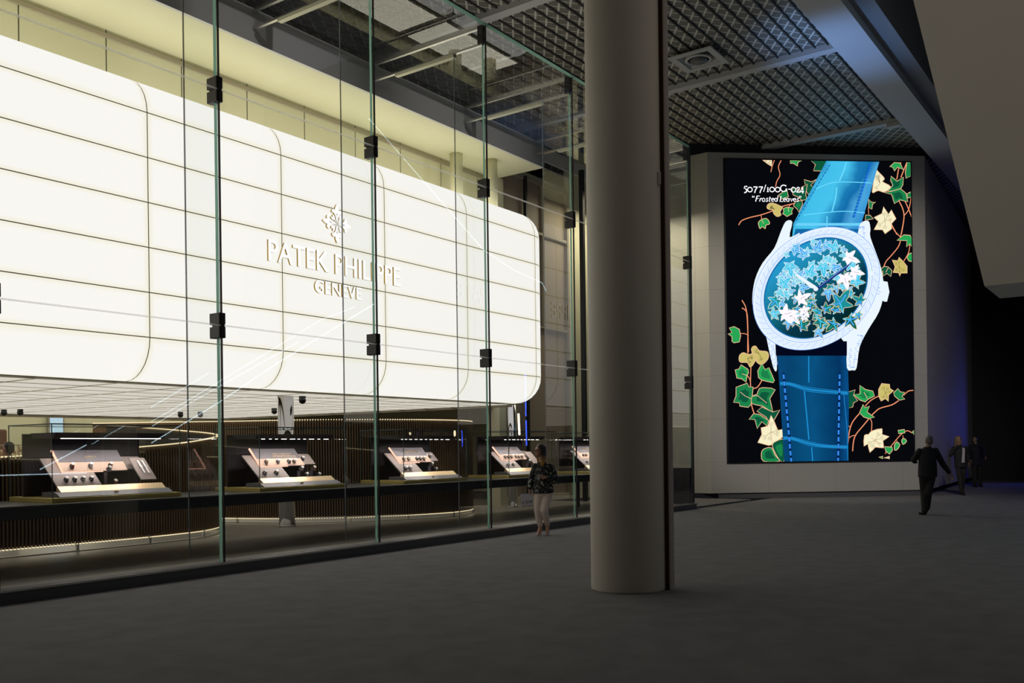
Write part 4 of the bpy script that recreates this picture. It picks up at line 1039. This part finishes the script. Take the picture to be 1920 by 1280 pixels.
# security cameras under the soffit
for u, w, lb in ((11.3, 23.6, 'black dome camera at the far left under the soffit'), (11.55, 23.3, 'black dome camera beside the far left one under the soffit'), (15.4, 22.3, 'black dome camera under the soffit above the left screen'), (15.75, 21.9, 'black dome camera right of the one above the left screen'),
                 (12.95, 14.6, 'black camera beside the oval steel column'), (15.9, 19.0, 'black camera under the soffit left of the oval steel column')):
    c = thing('security_camera', lb, 'camera', u, w, 2.78)
    MB().box(-.05, .05, -.05, .05, -.05, 0).build('mount', M['black'], c)
    MB().ball((0, 0, -.09), .075).build('dome', M['black_gloss'], c)

# far-left lounge furniture
pn = thing('pillar', 'brown upholstered pillar at the left edge of the lounge', 'pillar', 11.2, 24.0, .12)
bevel(MB().box(-.5, .28, -.2, .2, 0, 2.17).build('body', mat('brown_leather', (.12, .06, .035), .6), pn), .05, 3)
ls = thing('lit_poster', 'tall glowing pale blue panel on the rear wall', 'light panel', 14.9, 27.9, .9)
MB().box(-.24, .24, -.04, .02, 0, 1.95).build('frame', M['steel'], ls)
MB().box(-.2, .2, -.05, -.04, .03, 1.92).build('face', emit('poster', (.62, .85, .95), .8), ls)
gs = thing('gold_shelf', 'ornate gold shelf stand behind the seated man', 'shelf', 8.9, 18.2, .12)
m = MB()
for x in (-.3, -.12, .06, .24): m.box(x, x + .025, -.02, .02, 0, 1.72)
for z in (1.3, 1.5, 1.7): m.box(-.32, .29, -.05, .05, z, z + .02)
m.build('frame', M['gold'], gs)
m = MB()
for i in range(5): m.ball((-.24 + .12 * i, 0, 1.58 + .04 * (i % 2)), (.035, .03, .05), 10, 8)
m.build('ornament', M['gold'], gs)
def bar_stool(u, w, lb):
    t = thing('lounge_chair', lb, 'chair', u, w, .12)
    m = MB(); m.add([(x, y, z) for z in (.42, .82) for a in range(13) for (x, y) in ((.3 * cos(radians(-10 + a * 200 / 12)), .3 * sin(radians(-10 + a * 200 / 12))),)],
                    [(k, k + 1, 14 + k, 13 + k) for k in range(12)], True)
    o = m.build('backrest', M['wood_dark'], t, fix=False); sdf = o.modifiers.new('s', 'SOLIDIFY'); sdf.thickness = .05
    MB().lathe([(.27, .38), (.29, .41), (.28, .46)], n=20).build('seat', M['felt'], t)
    for a in range(4): MB().tube([(.2 * cos(pi / 4 + a * pi / 2), .2 * sin(pi / 4 + a * pi / 2), .38), (.24 * cos(pi / 4 + a * pi / 2), .24 * sin(pi / 4 + a * pi / 2), 0)], .012, 6).build('leg', M['gold'], t)
bar_stool(9.9, 16.2, 'dark round-backed chair inside the slatted loop, left one')
bar_stool(10.6, 16.0, 'dark round-backed chair inside the slatted loop, right one')

# lit handrails and pendant tubes across the hall, seen only as streaks in the glass
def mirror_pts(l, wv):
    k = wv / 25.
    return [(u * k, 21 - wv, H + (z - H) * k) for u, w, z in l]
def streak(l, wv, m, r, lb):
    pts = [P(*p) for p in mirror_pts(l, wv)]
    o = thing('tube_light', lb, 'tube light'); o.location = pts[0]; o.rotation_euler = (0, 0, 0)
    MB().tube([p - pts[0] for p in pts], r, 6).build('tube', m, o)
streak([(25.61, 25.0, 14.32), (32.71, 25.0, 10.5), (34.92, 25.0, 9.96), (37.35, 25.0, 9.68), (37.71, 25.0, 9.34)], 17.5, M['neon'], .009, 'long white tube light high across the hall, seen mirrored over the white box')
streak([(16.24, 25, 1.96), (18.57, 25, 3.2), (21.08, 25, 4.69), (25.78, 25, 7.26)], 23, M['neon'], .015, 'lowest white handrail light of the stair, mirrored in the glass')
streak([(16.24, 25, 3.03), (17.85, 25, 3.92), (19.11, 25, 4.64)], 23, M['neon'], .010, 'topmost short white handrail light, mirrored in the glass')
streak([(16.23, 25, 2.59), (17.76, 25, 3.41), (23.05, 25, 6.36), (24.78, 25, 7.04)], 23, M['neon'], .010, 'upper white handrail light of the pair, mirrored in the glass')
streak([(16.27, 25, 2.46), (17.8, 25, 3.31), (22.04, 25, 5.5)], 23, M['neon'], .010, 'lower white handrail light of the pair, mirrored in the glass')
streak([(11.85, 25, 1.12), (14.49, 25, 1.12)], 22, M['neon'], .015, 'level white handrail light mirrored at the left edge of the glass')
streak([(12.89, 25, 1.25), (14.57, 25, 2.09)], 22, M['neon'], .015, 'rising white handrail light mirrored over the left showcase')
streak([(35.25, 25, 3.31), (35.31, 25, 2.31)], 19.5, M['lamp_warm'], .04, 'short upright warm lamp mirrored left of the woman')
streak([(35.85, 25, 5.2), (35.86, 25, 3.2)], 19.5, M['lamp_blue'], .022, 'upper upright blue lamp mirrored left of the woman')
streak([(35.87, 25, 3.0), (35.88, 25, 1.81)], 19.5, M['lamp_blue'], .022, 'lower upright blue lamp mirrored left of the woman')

# ================================================================== PEOPLE
def capsule(m, p0, p1, r0, r1, flat=1., n=14):
    """tapered limb with round ends"""
    p0, p1 = Vector(p0), Vector(p1)
    m.tube([p0, p0.lerp(p1, .5), p1], [r0, (r0 + r1) / 2, r1], n)
    m.ball(p0, r0 * .995, n, 8); m.ball(p1, r1 * .995, n, 8)
def chain(m, pts, rs):
    for i in range(len(pts) - 1): capsule(m, pts[i], pts[i + 1], rs[i], rs[i + 1])
def remesh(o, vs, it=4):
    r = o.modifiers.new('remesh', 'REMESH'); r.mode = 'VOXEL'; r.voxel_size = vs; r.use_smooth_shade = True
    if it: s = o.modifiers.new('smooth', 'SMOOTH'); s.iterations = it; s.factor = .5
    return o
def torso_mb(m, secs, n=28):
    """secs: (x, y, z, half width, half depth)"""
    vs = [(x + a * cos(2 * pi * k / n), y + b * sin(2 * pi * k / n), z) for x, y, z, a, b in secs for k in range(n)]
    m.add(vs, [(i * n + k, i * n + (k + 1) % n, (i + 1) * n + (k + 1) % n, (i + 1) * n + k) for i in range(len(secs) - 1) for k in range(n)], True)
    o = len(m.v) - len(vs)
    m.f.append(tuple(o + k for k in range(n))[::-1]); m.m.append(m.cur); e = o + (len(secs) - 1) * n; m.f.append(tuple(e + k for k in range(n))); m.m.append(m.cur)
def head_mb(m, c, yaw, s=1.):
    """skull, jaw, nose, brow, lips, ears; yaw 0 looks toward the camera (-y), +90 deg looks to -x"""
    R = Matrix.Rotation(-yaw, 3, 'Z'); c = Vector(c)
    T = lambda v: c + R @ (Vector(v) * s)
    m.ball(T((0, .012, .03)), (.074 * s, .094 * s, .088 * s), 24, 16, R)
    m.ball(T((0, -.022, -.035)), (.058 * s, .066 * s, .075 * s), 20, 14, R)
    m.ball(T((0, -.062, -.088)), (.026 * s, .024 * s, .020 * s), 12, 8, R)
    capsule(m, T((0, -.082, .012)), T((0, -.104, -.022)), .009 * s, .014 * s)
    m.ball(T((.012, -.094, -.026)), .009 * s, 8, 6); m.ball(T((-.012, -.094, -.026)), .009 * s, 8, 6)
    capsule(m, T((-.034, -.074, .026)), T((.034, -.074, .026)), .011 * s, .011 * s)
    capsule(m, T((-.018, -.082, -.052)), T((.018, -.082, -.052)), .008 * s, .008 * s)
    for k in (1, -1):
        m.ball(T((.036 * k, -.062, -.022)), .022 * s, 10, 8)
        m.ball(T((.077 * k, .008, -.004)), (.010 * s, .018 * s, .032 * s), 10, 8, R)
    return T, R
def eyes(c, yaw, s, par, em_):
    T = lambda v: Vector(c) + Matrix.Rotation(-yaw, 3, 'Z') @ (Vector(v) * s)
    for k in (1, -1):
        e = MB(); e.ball(T((.031 * k, -.079, .006)), .0085 * s, 10, 8); e.build('eye', em_, par)
        b = MB(); capsule(b, T((.018 * k, -.089, .026)), T((.046 * k, -.079, .027)), .003 * s, .0025 * s); b.build('eyebrow', M['hair_brown'], par)
def hand_mb(m, wrist, d, side, s=1., curl=.5, across=None):
    """palm, four unequal bent fingers and a thumb leaving the side of the palm"""
    w = Vector(wrist); d = Vector(d).normalized(); a = Vector(across) if across else Vector((0, 1, 0)); a = (a - d * a.dot(d)).normalized(); nrm = d.cross(a) * side
    pc = w + d * .045 * s
    for k in range(4):
        o = (k - 1.5) * .0185 * s; base = w + d * .085 * s + a * o
        capsule(m, w + a * o * .6, base, .014 * s, .0115 * s, n=8)
        L = (.034, .040, .037, .028)[k] * s
        p1 = base + d * L * cos(curl * .6) + nrm * L * sin(curl * .6); p2 = p1 + d * L * .75 * cos(curl * 1.5) + nrm * L * .75 * sin(curl * 1.5); p3 = p2 + (d * cos(curl * 2.3) + nrm * sin(curl * 2.3)) * L * .5
        chain(m, [base, p1, p2, p3], [.0098 * s, .0088 * s, .008 * s, .007 * s])
    t0 = w + d * .025 * s - a * .028 * s; t1 = t0 + (d * .7 - a * .55 + nrm * .4).normalized() * .036 * s; t2 = t1 + (d * .9 - a * .1 + nrm * .5).normalized() * .028 * s
    chain(m, [t0, t1, t2], [.014 * s, .011 * s, .0085 * s])
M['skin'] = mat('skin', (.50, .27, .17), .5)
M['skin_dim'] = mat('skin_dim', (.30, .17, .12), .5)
M['eye'] = mat('eye', (.05, .03, .025), .2)
M['hair_brown'] = mat('hair_brown', (.018, .011, .008), .5)
M['hair_grey'] = mat('hair_grey', (.14, .13, .125), .6)
M['trouser_pale'] = mat('trouser_pale', (.86, .70, .60), .8, noise=.05, nscale=9)
M['trouser_dark'] = mat('trouser_dark', (.018, .015, .014), .8)
M['jacket_dark'] = mat('jacket_dark', (.010, .010, .013), .8)
M['jacket_navy'] = mat('jacket_navy', (.008, .009, .02), .8)
M['shoe_nude'] = mat('shoe_nude', (.62, .42, .32), .3)
M['shirt_white'] = mat('shirt_white', (.5, .48, .48), .8)
M['paper'] = mat('paper', (.55, .52, .58), .7)
def ombre():
    m = mat('hair_ombre', (0, 0, 0), .45); n = m.node_tree.nodes; L = m.node_tree.links
    t = n.new('ShaderNodeTexCoord'); sp = n.new('ShaderNodeSeparateXYZ'); L.new(t.outputs['Object'], sp.inputs[0])
    nz = n.new('ShaderNodeTexNoise'); nz.inputs['Scale'].default_value = 30; L.new(t.outputs['Object'], nz.inputs['Vector'])
    a = n.new('ShaderNodeMath'); a.operation = 'MULTIPLY_ADD'; L.new(nz.outputs[0], a.inputs[0]); a.inputs[1].default_value = .06; L.new(sp.outputs[2], a.inputs[2])
    r = n.new('ShaderNodeMapRange'); L.new(a.outputs[0], r.inputs[0]); r.inputs[1].default_value = 1.42; r.inputs[2].default_value = 1.56
    mx = n.new('ShaderNodeMix'); mx.data_type = 'RGBA'; L.new(r.outputs[0], mx.inputs[0]); mx.inputs[6].default_value = (.52, .26, .055, 1); mx.inputs[7].default_value = (.022, .013, .009, 1)
    L.new(mx.outputs[2], n['Principled BSDF'].inputs['Base Color']); return m
M['hair_ombre'] = ombre()
def floral():
    m = mat('floral_blouse', (0, 0, 0), .7); n = m.node_tree.nodes; L = m.node_tree.links
    t = n.new('ShaderNodeTexCoord'); nz = n.new('ShaderNodeTexNoise'); nz.inputs['Scale'].default_value = 21; nz.inputs['Detail'].default_value = 3; nz.inputs['Distortion'].default_value = .9
    L.new(t.outputs['Object'], nz.inputs['Vector'])
    cr = n.new('ShaderNodeValToRGB'); L.new(nz.outputs[0], cr.inputs[0]); e = cr.color_ramp.elements
    e[0].position = .56; e[0].color = (.006, .006, .006, 1); e[1].position = .66; e[1].color = (.55, .55, .5, 1)
    L.new(cr.outputs[0], n['Principled BSDF'].inputs['Base Color']); return m
M['floral'] = floral()
def person(label, X, Y, z=0., rz=0.):
    o = bpy.data.objects.new('person', None); C.objects.link(o); o.location = (X, Y, z); o.rotation_euler = (0, 0, rz)
    return tag(o, label, 'person')

# --- the woman walking beside the glass, looking back over at the showcases
wm = person('woman in black floral blouse and pale trousers walking past, paper in hand', .604, 17.50)
HC = (-.085, 0, 1.595); yaw = radians(60)
b = MB(); head_mb(b, HC, yaw, .98)
capsule(b, (-.05, .015, 1.37), (-.07, .01, 1.52), .05, .046)
torso_mb(b, [(-.03, 0, .78, .15, .105), (-.03, 0, .88, .155, .11), (-.02, 0, 1.02, .12, .085), (-.02, 0, 1.16, .13, .095), (-.02, .0, 1.29, .15, .085), (-.03, .01, 1.37, .09, .06)])
RA = [(-.175, .01, 1.31), (-.235, .05, 1.07), (-.285, .0, .86)]; LA = [(.135, .01, 1.30), (.185, .03, 1.06), (.01, -.19, 1.10)]
chain(b, RA, [.045, .036, .026]); chain(b, LA, [.045, .036, .026])
hand_mb(b, (-.285, 0, .86), (-.04, -.02, -1), 1, .92, .9, (0, 1, 0)); hand_mb(b, (.01, -.19, 1.10), (-1, -.15, .12), -1, .92, .8, (0, .3, 1))
LLg = [(-.105, 0, .84), (-.135, -.03, .45), (-.085, .02, .16)]; RLg = [(.07, 0, .84), (-.015, -.10, .47), (.05, .06, .17)]
chain(b, LLg, [.08, .055, .038]); chain(b, RLg, [.08, .055, .038])
for ank, toe in (((-.085, .02, .16), (-.135, -.09, .025)), ((.05, .06, .17), (.035, -.06, .03))):
    a = Vector(ank); t = Vector(toe); capsule(b, a, a.lerp(t, .25) + Vector((0, .02, -.05)), .036, .036); capsule(b, a.lerp(t, .2), t, .036, .026)
remesh(b.build('body', M['skin'], wm), .009, 3)
eyes(HC, yaw, .98, wm, M['eye'])
RY = Matrix.Rotation(-yaw, 3, 'Z'); HV = Vector(HC); TT = lambda v: HV + RY @ Vector(v)
g = MB()
for k in (1, -1):
    g.tube([TT((.033 * k + .024 * cos(a), -.096, .004 + .017 * sin(a))) for a in [2 * pi * i / 14 for i in range(15)]], .0028, 6)
    g.tube([TT((.056 * k, -.094, .008)), TT((.076 * k, -.02, .006)), TT((.078 * k, .02, .002))], .0025, 6)
g.tube([TT((-.009, -.098, .006)), TT((.009, -.098, .006))], .0025, 6)
g.build('glasses', M['black'], wm)
h = MB()      # long straight hair
h.ball(TT((0, .026, .045)), (.086, .094, .088), 24, 14, RY); h.ball(TT((0, .05, -.03)), (.082, .072, .10), 20, 12, RY)
for k in range(13):
    a = radians(-22 + 224 * k / 12)
    x, y = .074 * cos(a), .03 + .075 * sin(a)
    top_ = TT((x * .9, y, .06)); mid = TT((x * 1.05, y * 1.02, -.09)); bot_ = mid + Vector((-.012 if x > 0 else .006, -.035 if y < .06 else .01, -.175 - .02 * sin(k * 2.1)))
    chain(h, [top_, mid, bot_], [.028, .027, .017])
remesh(h.build('hair', M['hair_ombre'], wm), .010, 3)
c = MB()
torso_mb(c, [(-.03, 0, .795, .195, .145), (-.03, 0, .84, .205, .155), (-.02, 0, .98, .172, .135), (-.02, -.005, 1.14, .165, .13), (-.02, 0, 1.27, .175, .11), (-.03, .01, 1.35, .12, .075), (-.05, .01, 1.385, .07, .06)])
chain(c, [(-.165, .01, 1.30), (-.24, .05, 1.07), (-.28, .0, .90)], [.068, .066, .042])
chain(c, [(.125, .01, 1.29), (.195, .03, 1.06), (.06, -.16, 1.09)], [.072, .078, .045])
remesh(c.build('blouse', M['floral'], wm), .014, 3)
t = MB()
torso_mb(t, [(-.02, 0, .74, .155, .115), (-.025, 0, .82, .165, .125), (-.03, 0, .90, .155, .115)])
chain(t, [(-.10, 0, .82), (-.115, -.02, .66), (-.135, -.03, .46), (-.11, 0, .28), (-.09, .015, .20)], [.098, .088, .066, .058, .052])
chain(t, [(.065, 0, .82), (.03, -.04, .66), (-.012, -.095, .48), (.03, -.01, .30), (.045, .045, .21)], [.105, .094, .070, .060, .054])
remesh(t.build('trousers', M['trouser_pale'], wm), .012, 3)
for ank, toe in (((-.085, .02, .16), (-.14, -.10, .022)), ((.05, .06, .17), (.033, -.07, .026))):
    a, q = Vector(ank), Vector(toe); s_ = MB(); heel = Vector((a.x + .01, a.y + .045, .10)); d = (q - a); d.z = 0; d.normalize()
    capsule(s_, heel, heel.lerp(q, .55) + Vector((0, 0, -.012)), .033, .034); capsule(s_, heel.lerp(q, .55) + Vector((0, 0, -.012)), q, .034, .024)
    o = remesh(s_.build('shoe', M['shoe_nude'], wm), .008, 2)
    hl = MB(); hl.tube([heel + Vector((0, .012, -.01)), Vector((heel.x, heel.y + .015, .0))], [.016, .006], 8); hl.build('heel', M['shoe_nude'], o)
pp = thing('paper_folder', 'pale lilac folder with dark lettering held low by the woman', 'folder'); pp.location = (.604 - .33, 17.49, .55); pp.rotation_euler = (0, 0, radians(-14))
o = MB().box(-.115, .115, -.006, .006, 0, .24).build('cover', M['paper'], pp); o.rotation_euler = (0, radians(-4), 0)
for chh, x_, sx_ in (('V', -.10, .95), ('E', .01, -.95), ('I', .022, .95), ('I', .052, .95), ('V', .068, .95)):
    tx = text_mesh('lettering', chh, .08, .0006, M['black'], pp, sx_); tx.location = (x_, -.008, .035 + (x_ + .1) * .16); tx.rotation_euler = (pi / 2, radians(-9), 0)
MB().box(-.10, .115, -.0075, -.006, .008, .014).build('red_line', M['strap_red'], pp).rotation_euler = (0, radians(-6), 0)
ph = thing('name_badge', 'small white badge in the woman\'s raised hand', 'badge'); ph.location = (.604 - .125, 17.27, 1.06); ph.rotation_euler = (0, radians(12), 0)
bevel(MB().box(-.028, .028, -.004, .004, 0, .10).build('card', M['shirt_white'], ph), .003)
MB().box(-.015, -.005, -.0052, -.004, .045, .09).build('mark', M['black'], ph)

def suited(label, X, Y, J, hs, hyaw, hairm, jm, tm, k=1., shirt=None, longhair=False, bag=False, z=0.):
    """J holds joint positions in metres, x to the right of the view, y away"""
    p = person(label, X, Y, z); b = MB(); hc = J['head']
    head_mb(b, hc, hyaw, hs); sh = [(J['sl'][i] + J['sr'][i]) / 2 for i in range(3)]; hp = [(J['hl'][i] + J['hr'][i]) / 2 for i in range(3)]
    capsule(b, (sh[0], sh[1], sh[2]), (hc[0], hc[1] + .01, hc[2] - .08), .06 * k, .052 * k)
    hw = abs(J['sr'][0] - J['sl'][0]) / 2
    L_ = lambda t: (hp[0] * (1 - t) + sh[0] * t, hp[1] * (1 - t) + sh[1] * t, hp[2] * (1 - t) + sh[2] * t)
    def sec(t, a, d, g=0.): c = L_(t); return (c[0], c[1], c[2], a + g, d + g)
    torso_mb(b, [sec(-.1, .14 * k, .10 * k), sec(.3, .14 * k, .11 * k), sec(.75, hw * .85, .12 * k), sec(1, hw * .9, .08 * k), sec(1.1, .08 * k, .06 * k)])
    chain(b, [J['sl'], J['el'], J['wl']], [.05 * k, .04 * k, .028 * k]); chain(b, [J['sr'], J['er'], J['wr']], [.05 * k, .04 * k, .028 * k])
    for s_, e_, w_ in (('sl', 'el', 'wl'), ('sr', 'er', 'wr')):
        hand_mb(b, J[w_], Vector(J[w_]) - Vector(J[e_]), 1 if s_ == 'sl' else -1, k, .7)
    chain(b, [J['hl'], J['kl'], J['al']], [.085 * k, .06 * k, .042 * k]); chain(b, [J['hr'], J['kr'], J['ar']], [.085 * k, .06 * k, .042 * k])
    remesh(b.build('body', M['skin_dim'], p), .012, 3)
    eyes(hc, hyaw, hs, p, M['eye'])
    h = MB(); R_ = Matrix.Rotation(-hyaw, 3, 'Z'); T_ = lambda v: Vector(hc) + R_ @ (Vector(v) * hs)
    h.ball(T_((0, .026, .045)), (.08 * hs, .088 * hs, .082 * hs), 20, 12, R_); h.ball(T_((0, .055, -.01)), (.072 * hs, .055 * hs, .07 * hs), 16, 10, R_)
    if longhair:
        for q in range(10):
            a = radians(-40 + 260 * q / 9); x, y = .078 * cos(a), .03 + .07 * sin(a); m_ = T_((x * 1.1, y, -.09)); chain(h, [T_((x * .9, y, .05)), m_, m_ + Vector((0, 0, -.14))], [.03, .028, .02])
    remesh(h.build('hair', hairm, p), .012, 2)
    c = MB(); jb = J.get('hem', -.15)
    torso_mb(c, [sec(jb, .19 * k, .15 * k), sec(.3, .185 * k, .15 * k), sec(.75, hw * 1.0, .155 * k), sec(.98, hw * .98, .11 * k), sec(1.08, .11 * k, .09 * k), sec(1.17, .075 * k, .07 * k)])
    chain(c, [J['sl'], J['el'], tuple(Vector(J['el']).lerp(Vector(J['wl']), .85))], [.066 * k, .060 * k, .046 * k])
    chain(c, [J['sr'], J['er'], tuple(Vector(J['er']).lerp(Vector(J['wr']), .85))], [.066 * k, .060 * k, .046 * k])
    remesh(c.build('jacket', jm, p), .014, 3)
    if shirt:
        q = MB(); y0 = sh[1] - .17 * k; q.prism([(sh[0] - .02, hp[2] + .06), (sh[0] + .07, hp[2] + .06), (sh[0] + .08, sh[2] - .02), (sh[0] + .02, sh[2] + .02)], 1, y0, y0 + .05); q.build('shirt', shirt, p)
    t = MB()
    torso_mb(t, [sec(-.18, .15 * k, .12 * k), sec(0, .16 * k, .125 * k), sec(.12, .15 * k, .12 * k)])
    for a_, b_, c_ in (('hl', 'kl', 'al'), ('hr', 'kr', 'ar')):
        aa = Vector(J[c_]); chain(t, [J[a_], J[b_], tuple(aa + Vector((0, 0, .0)))], [.098 * k, .078 * k, .062 * k])
    remesh(t.build('trousers', tm, p), .013, 3)
    for c_, dr in (('al', J.get('tl', (0, -.16))), ('ar', J.get('tr', (0, -.16)))):
        a = Vector(J[c_]); s_ = MB(); capsule(s_, (a.x, a.y, a.z - .05), (a.x + dr[0], a.y + dr[1], a.z - .065), .045 * k, .036 * k)
        remesh(s_.build('shoe', M['black'], p), .01, 2)
    if bag:
        g_ = MB(); g_.tube([(sh[0] - .12, sh[1] - .12, sh[2] + .02), (sh[0] + .12, sh[1] - .17, sh[2] - .3), (sh[0] + .26, sh[1] - .05, sh[2] - .42)], .014, 6); g_.build('bag_strap', M['black'], p)
    return p
# man walking away past the video screen
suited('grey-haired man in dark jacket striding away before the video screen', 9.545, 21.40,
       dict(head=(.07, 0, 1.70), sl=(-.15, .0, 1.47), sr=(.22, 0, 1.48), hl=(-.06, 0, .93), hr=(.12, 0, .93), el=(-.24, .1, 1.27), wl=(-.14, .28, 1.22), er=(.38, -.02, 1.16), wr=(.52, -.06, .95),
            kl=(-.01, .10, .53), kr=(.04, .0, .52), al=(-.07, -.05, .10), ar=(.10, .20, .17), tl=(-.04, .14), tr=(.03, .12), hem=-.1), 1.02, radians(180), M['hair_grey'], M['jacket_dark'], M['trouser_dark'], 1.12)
suited('fair-haired woman in black jacket and white shirt by the dark side wall', 14.25, 29.5,
       dict(head=(-.06, 0, 1.76), sl=(-.22, .0, 1.50), sr=(.18, 0, 1.50), hl=(-.08, 0, .98), hr=(.10, 0, .98), el=(-.30, .03, 1.28), wl=(-.12, -.18, 1.62), er=(.26, .05, 1.24), wr=(.24, -.05, 1.02),
            kl=(-.03, -.02, .54), kr=(.08, .03, .54), al=(.03, .0, .10), ar=(.08, .1, .11), hem=-.2), 1.02, 0, mat('hair_fair', (.16, .10, .055), .6), M['jacket_dark'], M['trouser_dark'], 1.02, shirt=M['shirt_white'], longhair=True)
suited('darkest figure with shoulder bag standing farthest back by the side wall', 17.55, 35.0,
       dict(head=(-.08, 0, 1.78), sl=(-.26, .0, 1.53), sr=(.16, 0, 1.53), hl=(-.12, 0, .98), hr=(.08, 0, .98), el=(-.33, .03, 1.28), wl=(-.30, -.05, 1.03), er=(.26, .05, 1.28), wr=(.22, -.15, 1.12),
            kl=(-.12, -.02, .54), kr=(.10, .03, .54), al=(-.12, .0, .10), ar=(.14, .1, .10), hem=-.3), 1.0, radians(60), M['hair_brown'], M['jacket_navy'], M['trouser_dark'], 1.08, bag=True)
v = P(7.72, 16.0)
suited('dark-haired man in black suit standing behind the left slatted screen', v.x, v.y,
       dict(head=(0, 0, 1.62), sl=(-.20, .0, 1.40), sr=(.22, 0, 1.40), hl=(-.09, 0, .88), hr=(.09, 0, .88), el=(-.27, .03, 1.15), wl=(-.24, -.12, .92), er=(.27, .02, 1.15), wr=(.24, -.12, .92),
            kl=(-.09, 0, .48), kr=(.09, 0, .48), al=(-.10, 0, .1), ar=(.10, 0, .1)), 1.0, radians(110), M['hair_brown'], M['jacket_dark'], M['trouser_dark'], 1.0, shirt=None, z=.12)

# stand number on the dark rear wall of the hall
wsn = thing('wall_number', 'small black G23 lettering on the dark far wall', 'sign', 45.84, 8.05, 8.3)
tx = text_mesh('lettering', 'G23', .34, .006, M['black'], wsn, 1.); tx.rotation_euler = (pi / 2, 0, -pi / 2); tx.location = (0, .3, 0)

# repeats of one kind share a group phrase
GROUPS = {'glass_fin': 'glass fins behind the glass front', 'showcase': 'showcases on the long counter', 'wristwatch': 'wristwatches shown in the showcases',
          'watch_stand': 'watch stands in the showcases', 'bracelet_watch': 'bracelet watches on the tilted board', 'slatted_screen': 'curved slatted screens',
          'security_camera': 'cameras under the soffit', 'lounge_chair': 'chairs inside the slatted loop', 'ceiling_column': 'columns above the glowing box',
          'polished_column': 'polished steel columns', 'tube_light': 'tube lights mirrored in the glass'}
for o in list(C.objects):
    if o.parent is None and o.get('label') and o.name.split('.')[0] in GROUPS: o['group'] = GROUPS[o.name.split('.')[0]]
